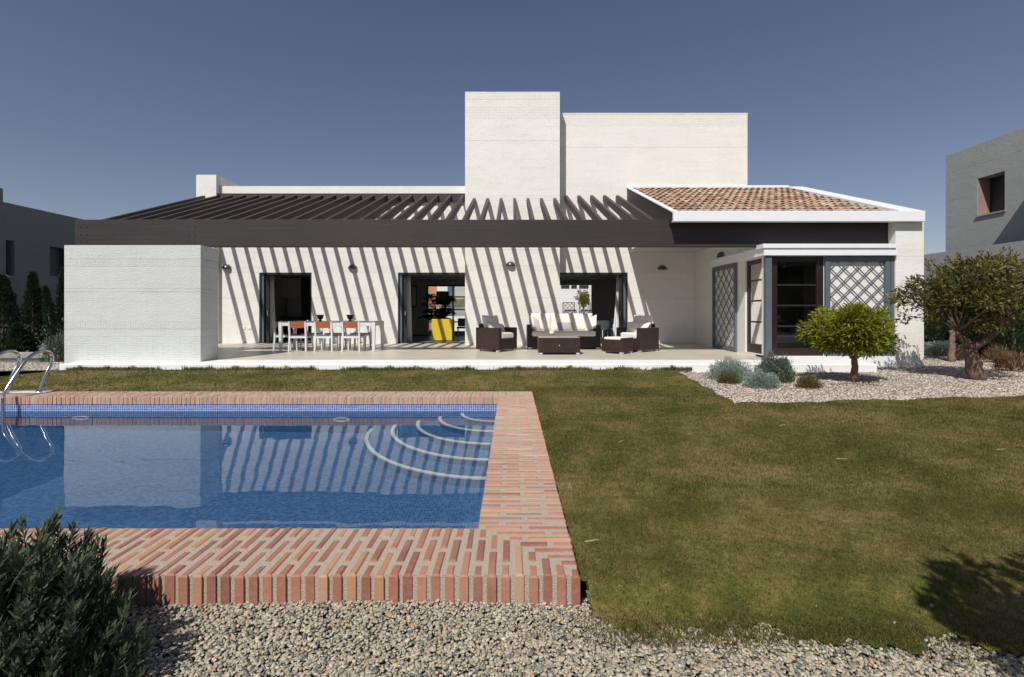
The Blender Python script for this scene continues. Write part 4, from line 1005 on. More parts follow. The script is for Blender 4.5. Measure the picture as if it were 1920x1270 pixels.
# ================================================================== LOUNGE SET
def pillow(name, c, sx, sy, th, rot, m, parent, pinch=.5, seed=0):
    """soft cushion: width sx, height sy, thickness th; rot = Euler"""
    n = 14; V = []; Fc = []; rr = random.Random(seed)
    E = Matrix.Translation(c) @ rot.to_4x4()
    for side in (1, -1):
        for j in range(n + 1):
            for i in range(n + 1):
                u = -1 + 2 * i / n; v = -1 + 2 * j / n
                t_ = max(0, (1 - abs(u) ** 3.2)) ** pinch * max(0, (1 - abs(v) ** 3.2)) ** pinch
                k = 1 - .05 * (1 - abs(u)) * abs(v) - .05 * (1 - abs(v)) * abs(u)
                w_ = .006 * math.sin(5 * u + 3 * v + seed)
                V.append(tuple(E @ Vector((u * sx / 2 * k, v * sy / 2 * k, side * (th / 2 * t_ + w_ * t_)))))
    m_ = (n + 1) ** 2
    for s_ in (0, 1):
        for j in range(n):
            for i in range(n):
                q = [s_ * m_ + j * (n + 1) + i, s_ * m_ + j * (n + 1) + i + 1, s_ * m_ + (j + 1) * (n + 1) + i + 1, s_ * m_ + (j + 1) * (n + 1) + i]
                Fc.append(q if s_ == 0 else q[::-1])
    return np_mesh(name, V, Fc, m, np.full(len(V), .5), True, parent)
def slab(name, x0, x1, y0, y1, z0, z1, m, parent, b=.03):
    mb = MB(); mb.box(x0, x1, y0, y1, z0, z1); return mb.build(name, m, parent, bevel=b)
from mathutils import Euler
def feet(t, pts):
    for x, y in pts:
        mb = MB(); mb.box(x - .045, x + .045, y - .045, y + .045, .002, .05); mb.build('foot', M['aluf'], t, bevel=.004)
def armchair(label, loc, rz, throws, flip=1):
    t = thing('wicker_armchair', label, 'armchair', loc, rz, 'dark wicker armchairs with cream cushions')
    W, Dp, H = .86, .84, .69; a = .13
    slab('arm', -W / 2, -W / 2 + a, -Dp / 2, Dp / 2, .05, H - .02, M['wicker'], t, .008)
    slab('arm', W / 2 - a, W / 2, -Dp / 2, Dp / 2, .05, H - .02, M['wicker'], t, .008)
    slab('backrest', -W / 2 + a + .001, W / 2 - a - .001, Dp / 2 - .13, Dp / 2 - .004, .051, H + .09, M['wicker'], t, .008)
    slab('seat_base', -W / 2 + a + .001, W / 2 - a - .001, -Dp / 2 + .012, Dp / 2 - .131, .051, .36, M['wicker'], t, .008)
    slab('seat_cushion', -W / 2 + a + .008, W / 2 - a - .008, -Dp / 2 + .0, Dp / 2 - .14, .361, .53, M['cushion'], t, .045)
    pillow('back_cushion', (0, Dp / 2 - .22, .76), .68, .54, .20, Euler((math.radians(76), 0, 0)).to_matrix(), M['cushion'], t, .30, 1)
    for i, (x, y, z, sx, sy, rx, ry, rz_) in enumerate(throws):
        pillow('throw_pillow', (x, y, z), sx, sy, .15, Euler((math.radians(rx), math.radians(ry), math.radians(rz_))).to_matrix(), M['cushion'], t, .5, 4 + i)
    feet(t, [(-W / 2 + .07, -Dp / 2 + .07), (W / 2 - .07, -Dp / 2 + .07), (-W / 2 + .07, Dp / 2 - .07), (W / 2 - .07, Dp / 2 - .07)])
    return t
phi = math.radians(53)
def centre(cx, cy, side, w=.86, l=.84):
    # near corner (cx, cy) -> centre; side=+1 chair turned to the right, corner is its front left
    f = Vector((math.cos(phi), math.sin(phi))) if side > 0 else Vector((-math.cos(phi), math.sin(phi)))
    s_ = Vector((-math.sin(phi), math.cos(phi))) if side > 0 else Vector((math.sin(phi), math.cos(phi)))
    c = Vector((cx, cy)) + f * w / 2 + s_ * l / 2; return c
c = centre(XX(935, 13.55), 13.55, 1)
armchair('wicker armchair left of the sofa, beside the middle door', (c.x, c.y, fz(c.y)), phi, [(-.14, .06, .67, .40, .34, 62, 0, 24), (.16, .04, .64, .44, .34, 58, 10, -12)])
c = centre(XX(1200.5, 13.5), 13.5, -1)
armchair('wicker armchair right of the sofa with two leaning pillows', (c.x, c.y, fz(c.y)), -phi, [(-.12, -.02, .68, .46, .38, 60, -6, 14), (.17, .03, .68, .44, .36, 62, 6, -16)])
# sofa
SXc = (XX(988.5, 14.5) + XX(1126.7, 14.5)) / 2; SW = XX(1126.7, 14.5) - XX(988.5, 14.5)
t = thing('wicker_sofa', 'three seat dark wicker sofa with cream cushions against the tower', 'sofa', (SXc, 14.95, fz(14.95)))
a = .13; Dp = .88; H = .72
slab('arm', -SW / 2, -SW / 2 + a, -Dp / 2, Dp / 2, .05, H, M['wicker'], t, .01); slab('arm', SW / 2 - a, SW / 2, -Dp / 2, Dp / 2, .05, H, M['wicker'], t, .01)
slab('backrest', -SW / 2 + a + .001, SW / 2 - a - .001, Dp / 2 - .12, Dp / 2 - .004, .051, H + .08, M['wicker'], t, .01)
slab('seat_base', -SW / 2 + a + .001, SW / 2 - a - .001, -Dp / 2 + .012, Dp / 2 - .121, .051, .37, M['wicker'], t, .01)
slab('seat_cushion', -SW / 2 + a + .006, SW / 2 - a - .006, -Dp / 2 - .01, Dp / 2 - .13, .371, .54, M['cushion'], t, .05)
for i, x in enumerate((-.63, 0.0, .63)):
    pillow('back_cushion', (x, Dp / 2 - .22, .79), .66, .56, .22, Euler((math.radians(78), 0, 0)).to_matrix(), M['cushion'], t, .32, 20 + i)
pillow('throw_pillow', (-.86, -.06, .75), .46, .46, .17, Euler((math.radians(66), math.radians(20), math.radians(48))).to_matrix(), M['cushion'], t, .5, 31)
pillow('throw_pillow', (.86, -.06, .75), .46, .46, .17, Euler((math.radians(66), math.radians(-20), math.radians(-48))).to_matrix(), M['cushion'], t, .5, 32)
o = pillow('throw_pillow', (.06, -.02, .66), .46, .28, .14, Euler((math.radians(64), 0, math.radians(2))).to_matrix(), M['lilac'], t, .5, 33); o['label'] = 'lilac grey pillow'
feet(t, [(x, y) for x in (-SW / 2 + .08, SW / 2 - .08) for y in (-Dp / 2 + .08, Dp / 2 - .08)])
# coffee table
x0, x1 = XX(1010, 12.94), XX(1088, 12.94)
t = thing('coffee_table', 'low dark wicker coffee table with glass top and white feet', 'table', ((x0 + x1) / 2, 13.28, fz(13.28)))
w2 = (x1 - x0) / 2
slab('body', -w2, w2, -.34, .34, .05, .44, M['wicker'], t, .008)
slab('glass_top', -w2 + .01, w2 - .01, -.33, .33, .442, .452, M['tabletop'], t, .003)
mb = MB(); mb.lathe([(.022, 0), (.022, .006), (0, .010)], (0, 0, 0), 16); k = mb.build('knob', M['steel'], t, smooth=True); k.rotation_euler = (math.pi / 2, 0, 0); k.location = (0, -.341, .245)
feet(t, [(x, y) for x in (-w2 + .06, w2 - .06) for y in (-.28, .28)])
tz = fz(13.28) + .453; cx_ = XX(1035, 13.3)
t = thing('candle', 'cream candle on a thin wire stand on the coffee table', 'candle', (cx_, 13.35, tz))
mb = MB(); mb.lathe([(0, .08), (.068, .08), (.07, .09), (.07, .15), (.06, .155), (0, .148)], (0, 0, 0), 24); mb.build('wax', M['candle'], t, smooth=True)
mb = MB()
for k in range(3):
    a_ = k * 2.1 + .5; mb.tube([(math.cos(a_) * .085, math.sin(a_) * .085, .002), (math.cos(a_) * .05, math.sin(a_) * .05, .078)], .004, 6)
mb.lathe([(.045, .072), (.075, .072), (.075, .078), (.045, .078)], (0, 0, 0), 20); mb.build('stand', M['darkframe'], t)
# footstool
c = Vector((XX(1167, 13.0), 13.0)); ph = math.radians(45)
c = c + Vector((-math.cos(ph), math.sin(ph))) * .33 + Vector((math.sin(ph), math.cos(ph))) * .27
t = thing('wicker_footstool', 'dark wicker footstool with cream cushion in front of the right armchair', 'footstool', (c.x, c.y, fz(c.y)), -ph)
slab('body', -.33, .33, -.27, .27, .05, .37, M['wicker'], t, .008)
slab('side_rail', .271, .33, -.27, .27, .371, .425, M['wicker'], t, .006); slab('side_rail', -.33, -.271, -.27, .27, .371, .425, M['wicker'], t, .006)
slab('cushion', -.265, .265, -.275, .265, .371, .44, M['cushion'], t, .03)
feet(t, [(x, y) for x in (-.27, .27) for y in (-.21, .21)])

# ================================================================== INSIDE THE HOUSE
def curtain(x0, x1, d, z0, z1, label, flare=0, dx=0):
    mb = MB(); n = 48; rows = 8; vs = []
    for j in range(rows + 1):
        tt = j / rows; z = z1 + (z0 - z1) * tt
        for i in range(n + 1):
            u = i / n; x = x0 + (x1 - x0) * u + flare * tt ** 1.5 * (u if flare > 0 else (1 - u)) + dx * tt
            y = d + .045 * math.sin(u * 30 + .5 * tt) * (.6 + .4 * tt); vs.append((x, y, z))
    mb.add(vs, [(j * (n + 1) + i, j * (n + 1) + i + 1, (j + 1) * (n + 1) + i + 1, (j + 1) * (n + 1) + i) for j in range(rows) for i in range(n)])
    o = mb.build('curtain', M['curtain'], smooth=True, solid=.006)
    return tag(o, label, 'curtain', 'white curtains inside the doors')
curtain(XX(506, 17.25), XX(514, 17.25), 17.25, FL + .01, 2.52, 'white curtain inside the kitchen door behind the dining chairs', .10)
curtain(XX(761, 17.25), XX(770.5, 17.25), 17.25, FL + .01, 2.53, 'white curtain at the left of the middle door', .05)
curtain(XX(1156, 17.3), XX(1165.5, 17.3), 17.3, FL + .01, 2.53, 'white curtain at the right of the last door', -.16)
mbc = MB(); n = 30; vs = []
for j in range(2):
    for i in range(n + 1):
        u = i / n; vs.append((6.62 + .05 * math.sin(u * 26), 12.75 + u * .40 + .1 * j, (2.55, .2)[j]))
mbc.add(vs, [(i, i + 1, n + 2 + i, n + 1 + i) for i in range(n)])
tag(mbc.build('curtain', M['curtain'], smooth=True, solid=.006), 'white curtain behind the side window of the bay', 'curtain', 'white curtains inside the doors')
# kitchen
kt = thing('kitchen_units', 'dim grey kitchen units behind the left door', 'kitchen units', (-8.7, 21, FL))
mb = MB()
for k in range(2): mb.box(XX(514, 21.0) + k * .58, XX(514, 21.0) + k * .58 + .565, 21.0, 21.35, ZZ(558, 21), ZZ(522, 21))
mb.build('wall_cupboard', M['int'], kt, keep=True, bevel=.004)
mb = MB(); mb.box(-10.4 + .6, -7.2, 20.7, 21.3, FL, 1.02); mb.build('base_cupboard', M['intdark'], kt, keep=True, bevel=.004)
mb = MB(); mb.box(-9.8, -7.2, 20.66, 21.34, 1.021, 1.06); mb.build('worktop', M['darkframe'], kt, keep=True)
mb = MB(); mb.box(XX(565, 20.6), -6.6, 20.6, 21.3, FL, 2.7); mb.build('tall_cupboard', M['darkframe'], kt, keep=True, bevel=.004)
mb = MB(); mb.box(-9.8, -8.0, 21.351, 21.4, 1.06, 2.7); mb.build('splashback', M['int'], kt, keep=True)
# yellow armchair
t = thing('yellow_armchair', 'yellow cube armchair seen from behind inside the middle door', 'armchair', (XX(828.5, 17.95), 18.3, .173))
wd = XX(848, 17.95) - XX(809.5, 17.95)
slab('back', -wd / 2, wd / 2, -.36, -.24, .03, .82, M['yellow'], t, .02)
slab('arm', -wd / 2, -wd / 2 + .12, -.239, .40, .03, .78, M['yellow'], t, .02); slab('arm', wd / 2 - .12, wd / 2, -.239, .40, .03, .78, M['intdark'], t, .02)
slab('seat', -wd / 2 + .121, wd / 2 - .121, -.239, .40, .05, .42, M['yellow'], t, .02)
# potted palm
t = thing('potted_palm', 'dark potted palm standing inside the middle door', 'plant', (XX(822, 20.5), 20.5, .173))
mb = MB(); mb.lathe([(0, 0), (.17, 0), (.22, .35), (.24, .4), (.2, .4), (.18, .36), (0, .35)], (0, 0, 0), 20); mb.build('pot', M['darkframe'], t, smooth=True)
mb = MB(); Cs = []; As = []; rp = random.Random(4)
for k in range(30):
    a_ = rp.uniform(0, 6.283); l_ = rp.uniform(.5, 1.0); hz = rp.uniform(.7, 2.4); pts = []
    for q in range(7):
        s_ = q / 6; pts.append(Vector((math.cos(a_) * l_ * s_ * .8, math.sin(a_) * l_ * s_ * .8, .38 + hz * 1.5 * s_ - (hz * .9) * s_ * s_)))
    mb.tube(pts, [.014 - .0015 * q for q in range(7)], 5)
    for q in range(1, 24):
        s_ = .3 + .7 * q / 24; f_ = s_ * 6; i_ = min(5, int(f_)); p = pts[i_].lerp(pts[i_ + 1], f_ - i_); ax = (pts[i_ + 1] - pts[i_]).normalized()
        for sg in (-1, 1):
            sd_ = ax.cross(Vector((0, 0, 1))).normalized() * sg; Cs.append(p[:]); As.append((ax * .6 + sd_ + Vector((0, 0, -.35)))[:])
mb.build('stems', M['stem'], t)
V, Fc = leaf_geo(np.array(Cs), np.array(As), .30, .035); np_mesh('fronds', V, Fc, M['leaf_palm'], np.repeat(rng.random(len(Cs)), 4), parent=t)
# floor lamp, sideboard, black chair
t = thing('floor_lamp', 'dark floor lamp with tapered shade beside the palm', 'lamp', (XX(830, 21.6), 21.6, .173))
mb = MB(); mb.lathe([(.16, 0), (.16, .02), (.015, .03), (.013, 1.45)], (0, 0, 0), 18); mb.build('stand', M['darkframe'], t)
mb = MB(); mb.lathe([(.32, 1.42), (.27, 2.0)], (0, 0, 0), 28); mb.build('lamp_shade', M['intdark'], t, smooth=True, solid=.005)
t = thing('sideboard', 'pale low sideboard against the inner wall left of the palm', 'sideboard', (XX(785, 22.4), 22.6, .173))
slab('cabinet', -.42, .42, -.25, .25, .06, .95, M['int'], t, .01); slab('plinth', -.38, .38, -.2, .2, 0, .059, M['intdark'], t, .003)
t = thing('wall_mirror', 'tall narrow dark framed mirror on the inner wall', 'mirror', (XX(775.5, 22.9), 22.99, 1.9))
slab('frame', -.14, .14, -.04, 0, -.42, .62, M['darkframe'], t, .004); slab('mirror_glass', -.10, .10, -.046, -.041, -.35, .57, M['steel'], t, .001)
t = thing('black_chair', 'black chair inside at the right edge of the middle door', 'chair', (XX(868, 20.5), 20.5, .173))
slab('seat', -.24, .24, -.24, .24, .40, .47, M['darkframe'], t, .03); slab('backrest', -.24, .24, .2, .25, .48, .82, M['darkframe'], t, .03)
for sx in (-.2, .2):
    for sy in (-.2, .2): mb = MB(); mb.tube([(sx, sy, .002), (sx, sy, .4)], .015, 8); mb.build('leg', M['steel'], t)
# indoor dining table and chair behind the sofa
t = thing('glass_table', 'pale indoor table behind the right end of the sofa', 'table', (XX(1124, 18.7), 18.7, .173))
slab('table_top', -.3, .3, -.35, .35, .70, .76, M['alu'], t, .006); slab('cloth_panel', -.3, .3, -.36, -.352, .45, .76, M['alu'], t, .002)
for sx in (-.26, .26):
    for sy in (-.3, .3): mb = MB(); mb.tube([(sx, sy, .002), (sx, sy, .7)], .02, 8); mb.build('leg', M['alu'], t)
t = thing('indoor_chair', 'slim white indoor chair between the sofa and the curtain', 'chair', (XX(1138, 18.4), 18.4, .173), math.pi * .5)
slab('seat', -.2, .2, -.2, .2, .42, .46, M['intdark'], t, .01); slab('backrest', -.2, .2, -.22, -.19, .50, .84, M['intdark'], t, .01)
for sx in (-.2, .2):
    for sy in (-.2, .2): mb = MB(); mb.tube([(sx, sy, .002), (sx, sy, .84 if sy < 0 else .42)], .018, 6); mb.build('leg', M['alu'], t)
# bed inside the bay
t = thing('bed', 'low bed with pale cover just inside the bay window', 'bed', (7.3, 13.9, .14))
slab('mattress', -.9, .9, -.9, .9, .25, .50, M['int'], t, .06); slab('bed_base', -.9, .9, -.9, .9, .02, .249, M['intdark'], t, .01)

# ================================================================== PLANTS
def crown_pts(c, rad, ncl, per, rcl, seed, shell=.5, lump=.25, flat=0):
    g = np.random.default_rng(seed); d = unit(g.normal(size=(ncl, 3))); r = g.uniform(0, 1, ncl) ** shell
    lm = 1 + lump * (np.sin(d[:, 0] * 4.1 + seed) * np.sin(d[:, 1] * 3.7 + 1) + .6 * np.sin(d[:, 2] * 6 + d[:, 0] * 5)) + g.normal(0, .06, ncl)
    cc = np.array(c) + d * r[:, None] * lm[:, None] * np.array(rad)
    if flat: cc[:, 2] = np.maximum(cc[:, 2], c[2] - rad[2] * flat)
    w = g.uniform(.6, 1.4, ncl); k = np.repeat(np.arange(ncl), (per * w).astype(int))
    off = g.normal(size=(len(k), 3)); off = unit(off) * (g.random(len(k)) ** .5)[:, None] * rcl
    P = cc[k] + off; out = unit(P - np.array(c)); A = unit(off) * .9 + out * .7 + g.normal(0, .45, (len(k), 3))
    val = np.clip(g.normal(.45, .16, ncl)[k] + g.normal(0, .16, len(k)), 0, 1)
    return cc, P, A, val
def limbs(mb, base, top, r0, r1, g, n=6, wob=.04, seg=9):
    pts = [Vector(base).lerp(Vector(top), i / n) + Vector((g.uniform(-wob, wob), g.uniform(-wob, wob), 0)) * (1 if 0 < i < n else 0) for i in range(n + 1)]
    mb.tube(pts, [r0 + (r1 - r0) * i / n for i in range(n + 1)], seg); return pts
def tree(name, label, base, fork, r0, r1, c, rad, ncl, per, rcl, leaf, ll, lw_, seed, bark, cat='tree', group=None, nb_=9, shell=.5, lump=.25, flat=0, forks=None, extra=None, shoots=0):
    t = thing(name, label, cat, base, group=group); g = random.Random(seed); mb = MB()
    # flared, slightly irregular trunk
    n = 8; b = Vector(base); f = Vector(fork)
    pts = [b.lerp(f, i / n) + Vector((g.uniform(-.15, .15) * r0, g.uniform(-.15, .15) * r0, -.06 if i == 0 else 0)) for i in range(n + 1)]
    rr = [r0 * (1.12 if i == 0 else 1) * (1 + g.uniform(-.04, .04)) + (r1 - r0) * i / n for i in range(n + 1)]
    mb.tube(pts, rr, 14)
    cc, P, A, val = crown_pts(c, rad, ncl, per, rcl, seed, shell, lump, flat)
    hubs = forks or [tuple(Vector(c) + Vector((math.cos(k * 2.4 + seed), math.sin(k * 2.4 + seed), g.uniform(-.2, .1))) .lerp(Vector((0, 0, 0)), .0) * 0 + Vector((math.cos(k * 2.4 + seed) * rad[0] * .35, math.sin(k * 2.4 + seed) * rad[1] * .35, -rad[2] * g.uniform(.15, .45)))) for k in range(4)]
    for h in hubs: limbs(mb, f - (f - b) * .04, h, r1 * .72, r1 * .4, g, 5, r1 * .3)
    order = list(range(0, len(cc), max(1, len(cc) // (nb_ * 7))))
    for i in order:
        h = min(hubs, key=lambda q: (Vector(q) - Vector(cc[i])).length); limbs(mb, h, cc[i], r1 * .22, .004, g, 4, .03, 5)
    if shoots:
        gs = np.random.default_rng(seed + 500); sp, sa, sv = [], [], []
        for k in range(shoots):
            d_ = unit(gs.normal(size=3)); d_[2] = abs(d_[2]) * .9 - .15; d_ = unit(d_); p0 = np.array(c) + d_ * np.array(rad) * .88
            u_ = unit(d_ * .7 + np.array([0, 0, .8]) + gs.normal(0, .25, 3)); L_ = gs.uniform(.10, .26) * max(1, rad[0]); v_ = gs.uniform(.4, .9)
            mb.tube([p0 - u_ * .08, p0 + u_ * L_], [.004, .0015], 4)
            for q in range(13):
                sp.append(p0 + u_ * L_ * q / 12); aa = q * 2.4; sa.append(u_ * .8 + np.array([math.cos(aa), math.sin(aa), 0.1]) * .8); sv.append(np.clip(v_ + gs.normal(0, .12), 0, 1))
        extra = (np.array(sp), np.array(sa), np.array(sv))
    mb.build('trunk', bark, t, smooth=True, keep=True)
    if extra is not None:
        P = np.concatenate([P, extra[0]]); A = np.concatenate([A, extra[1]]); val = np.concatenate([val, extra[2]])
    V, Fc = leaf_geo(P, A, ll * np.random.default_rng(seed).uniform(.6, 1.25, len(P)), lw_)
    np_mesh('crown', V, Fc, leaf, np.repeat(val, 4), parent=t, keep=True)
    return t
# round lime green tree
bx_, by_ = XX(1602, 9.3), 9.3
tree('round_citrus_tree', 'small round bright green citrus tree in front of the lattice shutter', (bx_, by_, BEDZ), (bx_ + .0, by_, .36), .064, .052,
     (XX(1596, 9.3), 9.3, .85), (.66, .62, .44), 250, 52, .13, M['leaf_lime'], .095, .028, 5, M['bark'], nb_=10, shoots=60, shell=.40, lump=.20, flat=.66,
     forks=[(bx_ - .22, by_, .48), (bx_ + .20, by_ - .05, .50), (bx_ + .02, by_ + .2, .55), (bx_ - .05, by_ - .18, .52)])
# big dull citrus tree at the right
bx_, by_ = XX(1832, 9.6), 9.6
tree('spreading_citrus_tree', 'large wide citrus tree with thick mossy trunk at the right edge', (bx_, by_, BEDZ), (bx_ - .13, by_, .52), .145, .115,
     (XX(1832, 9.6) + .08, 9.75, 1.58), (1.08, 1.1, .74), 250, 56, .17, M['leaf_citrus'], .085, .034, 12, M['bark2'], nb_=12, shoots=90, shell=.5, lump=.20, flat=.80,
     forks=[(bx_ - .38, by_, .86), (bx_ - .12, by_ + .3, 1.0), (bx_ + .42, by_ + .1, 1.05), (bx_ + .22, by_ - .25, .95)])
bx_, by_ = XX(1784, 13.2), 13.2
tree('slender_tree', 'slender pale trunked tree behind the spreading citrus tree', (bx_, by_, BEDZ), (bx_ + .02, by_, .75), .085, .06,
     (bx_ + .5, by_, 1.6), (1.1, .8, .7), 110, 36, .2, M['leaf_citrus'], .085, .036, 21, M['bark'], nb_=8)
# the tree beside the camera whose shadow lies on the lawn
tree('shading_tree', 'leafy tree beside the camera casting the shadow at lower right', (2.6, .05, -.13), (2.4, .1, .9), .07, .05,
     (1.80, .40, 1.74), (.72, .44, .42), 120, 52, .13, M['leaf_citrus'], .085, .036, 33, M['bark'], nb_=7, lump=.35, shoots=50)

# mounded shrubs
def mound(name, label, x, y, w, h, leaf, n, ll, lw_, seed, cat='shrub', upright=.5, group=None, z=BEDZ, spiky=0):
    t = thing(name, label, cat, (x, y, z), group=group); g = np.random.default_rng(seed); mb = MB()
    d = unit(g.normal(size=(n, 3))); d[:, 2] = np.abs(d[:, 2]); r = g.uniform(0, 1, n) ** .28
    lm = 1 + .16 * np.sin(d[:, 0] * 6 + seed) * np.sin(d[:, 1] * 5 + 1) + .10 * np.sin(d[:, 0] * 13 + d[:, 2] * 9) + (g.random(n) < .12) * spiky * g.random(n)
    P = np.array([x, y, z]) + d * (r * lm)[:, None] * np.array([w / 2, w / 2 * .85, h])
    A = d * (1 - upright) + np.array([0, 0, upright]) + g.normal(0, .28, (n, 3))
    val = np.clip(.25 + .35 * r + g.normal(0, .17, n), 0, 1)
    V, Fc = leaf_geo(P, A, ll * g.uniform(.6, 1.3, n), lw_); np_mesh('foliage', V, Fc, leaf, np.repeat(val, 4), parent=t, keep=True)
    rr = random.Random(seed)
    for k in range(16):
        a_ = rr.uniform(0, 6.28); q = rr.uniform(.2, .75); mb.tube([(x, y, z - .01), (x + math.cos(a_) * w / 2 * q * .6, y + math.sin(a_) * w / 2 * q * .6, z + h * .4), (x + math.cos(a_) * w / 2 * q, y + math.sin(a_) * w / 2 * q, z + h * .75)], [.008, .006, .003], 5)
    mb.build('stems', M['stem'], t, keep=True); return t
def at(px, D): return XX(px, D)
mound('silver_shrub', 'wide silvery mound shrub against the terrace edge', at(1370, 9.6), 9.65, .80, .40, M['leaf_silver'], 9000, .035, .010, 1, group='silvery mound shrubs')
mound('silver_shrub', 'compact silvery mound shrub in front of the rosemary bush', at(1431, 8.55), 8.6, .57, .27, M['leaf_silver'], 7000, .032, .010, 2, group='silvery mound shrubs')
mound('rosemary_bush', 'taller grey green rosemary bush between the silvery shrubs', at(1454, 9.3), 9.35, .70, .47, M['leaf_rosemary'], 8000, .055, .012, 3, upright=.75, spiky=.3)
mound('olive_shrub', 'small olive brown shrub in front of the wide silvery mound', at(1367, 9.1), 9.12, .42, .20, M['leaf_olive'], 3500, .03, .010, 4, group='small olive brown shrubs')
mound('olive_shrub', 'small olive brown shrub left of the round tree trunk', at(1519, 8.5), 8.55, .41, .20, M['leaf_olive'], 3500, .03, .010, 5, group='small olive brown shrubs')
mound('silver_shrub', 'broad grey mound shrub behind the slender trunk', at(1768, 15.0), 15.1, 1.4, .42, M['leaf_silver'], 8000, .045, .014, 6, group='silvery mound shrubs')
mound('dry_grass_tuft', 'dry brown grass tuft beside the slender trunk', at(1797, 13.6), 13.6, .42, .32, M['leaf_dry'], 700, .16, .012, 7, 'grass tuft', .8, 'dry grass tufts')
mound('dry_grass_tuft', 'dry reddish grass tuft right of the thick mossy trunk', at(1868, 12.9), 12.9, .50, .36, M['leaf_dry'], 800, .16, .012, 8, 'grass tuft', .8, 'dry grass tufts')
mound('dark_shrub', 'dark brown spiky shrub at the right edge under the tree', at(1896, 11.0), 11.0, .56, .38, M['leaf_dry'], 900, .14, .014, 9, upright=.7)
# conifers
def conifer(label, px, D, w, top, n, seed, lean=0, leaf='leaf_dark'):
    x = XX(px, D); z0 = -.1; h = ZZ(top, D) - z0; g = np.random.default_rng(seed)
    t = thing('columnar_conifer', label, 'conifer', (x, D, z0), group='dark columnar conifers')
    mb = MB(); mb.tube([(x, D, z0), (x + lean * .5, D, z0 + h * .5), (x + lean, D, z0 + h * .93)], [.05, .03, .008], 8); mb.build('trunk', M['bark'], t, keep=True)
    s = g.random(n) ** .85; a = g.uniform(0, 2 * np.pi, n)
    prof = np.clip(np.minimum(s * 6, 1) * (1 - s ** 2.2) + .10, 0, 1) * (1 + .28 * np.sin(s * 34 + a * 2) * .6 + .2 * np.sin(a * 3 + s * 9))
    r = w / 2 * prof * g.random(n) ** .4
    P = np.stack([x + lean * s + r * np.cos(a), D + r * np.sin(a), z0 + .04 + s * h], 1)
    A = np.stack([np.cos(a) * .5, np.sin(a) * .5, np.ones(n) * .9], 1) + g.normal(0, .3, (n, 3))
    V, Fc = leaf_geo(P, A, .10 * g.uniform(.6, 1.4, n), .022); np_mesh('crown', V, Fc, M[leaf], np.repeat(np.clip(g.normal(.45, .2, n), 0, 1), 4), parent=t, keep=True)
conifer('wide dark conifer at the left edge of the photo', 6, 14.9, .72, 522, 8000, 1)
conifer('tall dark conifer, the second from the left edge', 62, 15.3, .52, 516, 7000, 2)
conifer('thin leaning conifer between the tall one and the block', 103, 15.0, .30, 542, 3200, 3, -.30)
conifer('dark conifer half hidden by the white block', 122, 15.6, .55, 507, 7000, 4)
conifer('low dark conifer at the foot of the wide one on the left', 33, 14.7, .5, 612, 3500, 5)
mound('leafy_shrub', 'loose leafy shrub at the lower left corner of the block', at(108, 12.9), 13.0, .75, .72, M['leaf_rosemary'], 1600, .10, .022, 15, upright=.6, spiky=.5, z=-.1)
# hedge behind the right hand trees
for i, (x, y) in enumerate([(13.95, 13.6), (14.0, 14.6), (14.05, 15.6), (13.95, 16.6), (14.0, 17.6), (13.95, 18.6), (13.9, 19.6)]):
    conifer_lbl = ['first', 'second', 'third', 'fourth', 'fifth', 'sixth', 'last'][i]
    t = thing('hedge_conifer', 'dark hedge conifer by the right wall, %s from the camera' % conifer_lbl, 'conifer', (x, y, -.1), group='dark hedge conifers along the boundary wall')
    g = np.random.default_rng(60 + i); n = 6000; s = g.random(n); a = g.uniform(0, 2 * np.pi, n)
    r = .62 * np.clip(np.minimum(s * 5, 1) * (1 - s ** 3) + .12, 0, 1) * g.random(n) ** .4 * (1 + .2 * np.sin(a * 3 + s * 20))
    hh_ = 1.9 + .25 * math.sin(i * 2.3)
    P = np.stack([x + r * np.cos(a), y + r * np.sin(a), -.05 + s * hh_], 1); A = np.stack([np.cos(a) * .5, np.sin(a) * .5, np.ones(n)], 1) + g.normal(0, .3, (n, 3))
    V, Fc = leaf_geo(P, A, .11, .026); np_mesh('crown', V, Fc, M['leaf_dark'], np.repeat(g.random(n), 4), parent=t, keep=True)
    mb = MB(); mb.tube([(x, y, -.12), (x, y, 1.3)], [.05, .02], 8); mb.build('trunk', M['bark'], t, keep=True)
# rear courtyard tree
tree('courtyard_tree', 'small yellow green tree in the rear courtyard behind the sofa', (XX(1094, 28), 28, -.1), (XX(1094, 28), 28, 1.5), .04, .03, (XX(1094, 28), 28, 2.1), (.33, .33, .45), 40, 30, .12, M['leaf_yellow'], .12, .05, 41, M['bark'], nb_=3)
mb = MB(); mb.tube([(XX(1560, 8.8), 8.85, BEDZ + .02), (XX(1600, 8.95), 8.95, BEDZ + .022), (XX(1640, 8.8), 8.8, BEDZ + .02), (XX(1655, 8.7), 8.7, BEDZ + .018)], .008, 6)
tag(mb.build('irrigation_hose', M['bark'], smooth=True), 'thin brown irrigation hose on the gravel by the round tree', 'hose')

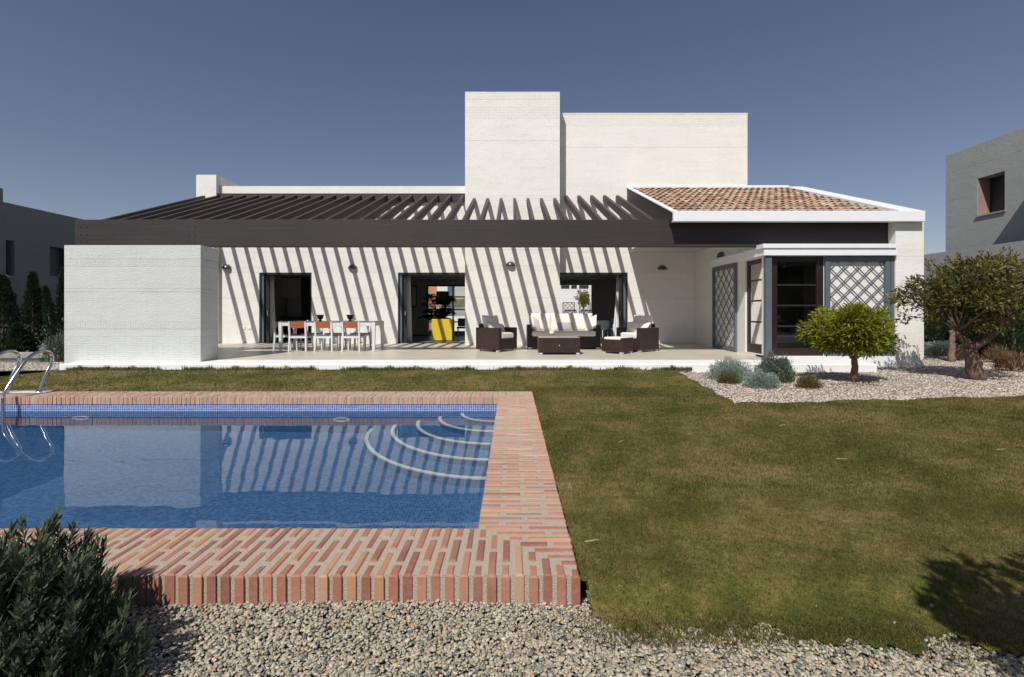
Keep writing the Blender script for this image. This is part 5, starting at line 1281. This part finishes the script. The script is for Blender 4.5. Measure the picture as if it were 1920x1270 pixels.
# foreground bush
t = thing('grey_green_bush', 'dense grey green bush with upright stems at the lower left corner', 'bush', (-1.78, 1.70, -.09))
g = np.random.default_rng(77); Pl = []; Al = []; Ll = []; Wl = []; Vl = []; mb = MB()
c0 = np.array([-1.76, 1.60, -.09]); nst = 1500
for k in range(nst):
    a_ = g.uniform(0, 2 * np.pi); u_ = g.random(); el = math.acos(1 - u_ * .98); q = g.random() ** .38
    lump = 1 + .13 * math.sin(a_ * 4 + 2) + .10 * math.sin(a_ * 7 + el * 5) + (.10 * g.random() if g.random() < .25 else 0)
    d_ = np.array([math.cos(a_) * math.sin(el) * .45, math.sin(a_) * math.sin(el) * .37, math.cos(el) * .47])
    tip = c0 + d_ * q * lump
    if tip[1] > 2.02: tip[1] = 2.02 - .1 * g.random()
    out = d_ / (np.linalg.norm(d_) + 1e-6); up_ = np.array([out[0] * .55, out[1] * .55, 1.0]) + g.normal(0, .16, 3); up_ /= np.linalg.norm(up_)
    ln_ = g.uniform(.08, .15); base = tip - up_ * ln_ * .5; end = tip + up_ * ln_ * .5
    root = c0 + np.array([g.normal(0, .10), g.normal(0, .08), 0])
    if k % 3 == 0: mb.tube([root, (root + base) / 2 + np.array([0, 0, -.03]), base, end], [.0045, .0035, .0025, .0012], 5)
    else: mb.tube([base - up_ * .03, base, end], [.003, .0025, .0012], 5)
    v0 = g.normal(0, .10); nl = 24
    for i in range(nl):
        s = i / nl; p = base + (end - base) * s; aa = i * 2.4 + k; spread = .80 * (1 - s) + .22
        ax = up_ * .9 + np.array([math.cos(aa), math.sin(aa), 0]) * spread
        Pl.append(p); Al.append(ax); Ll.append(.058 * g.uniform(.75, 1.2) * (1 - .3 * s)); Wl.append(.0092 * g.uniform(.8, 1.3)); Vl.append(np.clip(.18 + .42 * s + v0 + g.normal(0, .10), 0, 1))
mb.build('stems', M['stem'], t, keep=True)
V, Fc = leaf_geo(np.array(Pl), np.array(Al), np.array(Ll), np.array(Wl)); np_mesh('foliage', V, Fc, M['leaf_lav'], np.repeat(np.array(Vl), 4), parent=t, keep=True)
# trees behind the camera, mirrored darkly in the bay panes
for i, (x, y, h) in enumerate([(9.5, -5.5, 4.6), (13.2, -6.2, 5.2), (17.0, -5.8, 4.8)]):
    tree('garden_tree', 'dense garden tree behind the camera, %s from the pool' % ('first', 'second', 'third')[i], (x, y, -.13), (x + .1, y, 1.3), .14, .10, (x, y, h * .56), (2.1, 1.6, h * .44), 160, 60, .5, M['leaf_dark'], .22, .10, 51 + i, M['bark'], nb_=5, group='garden trees behind the camera')

# the garden round the pool: modelled in garden units on the garden datum
for o in [x for x in bpy.data.objects if x.parent is None and x.name in ('swimming_pool', 'pool_coping', 'water', 'pool_ladder', 'gravel_path', 'pebbles', 'grey_green_bush', 'shading_tree')]:
    o.location = o.location * K + Vector((0, 0, DZ)); o.scale = (K, K, K)
# objects that merely rest on a protoype position are done; drop unused prototypes
for o in list(bpy.data.objects):
    if o.type == 'EMPTY' and o.get('label') == '': bpy.data.objects.remove(o)
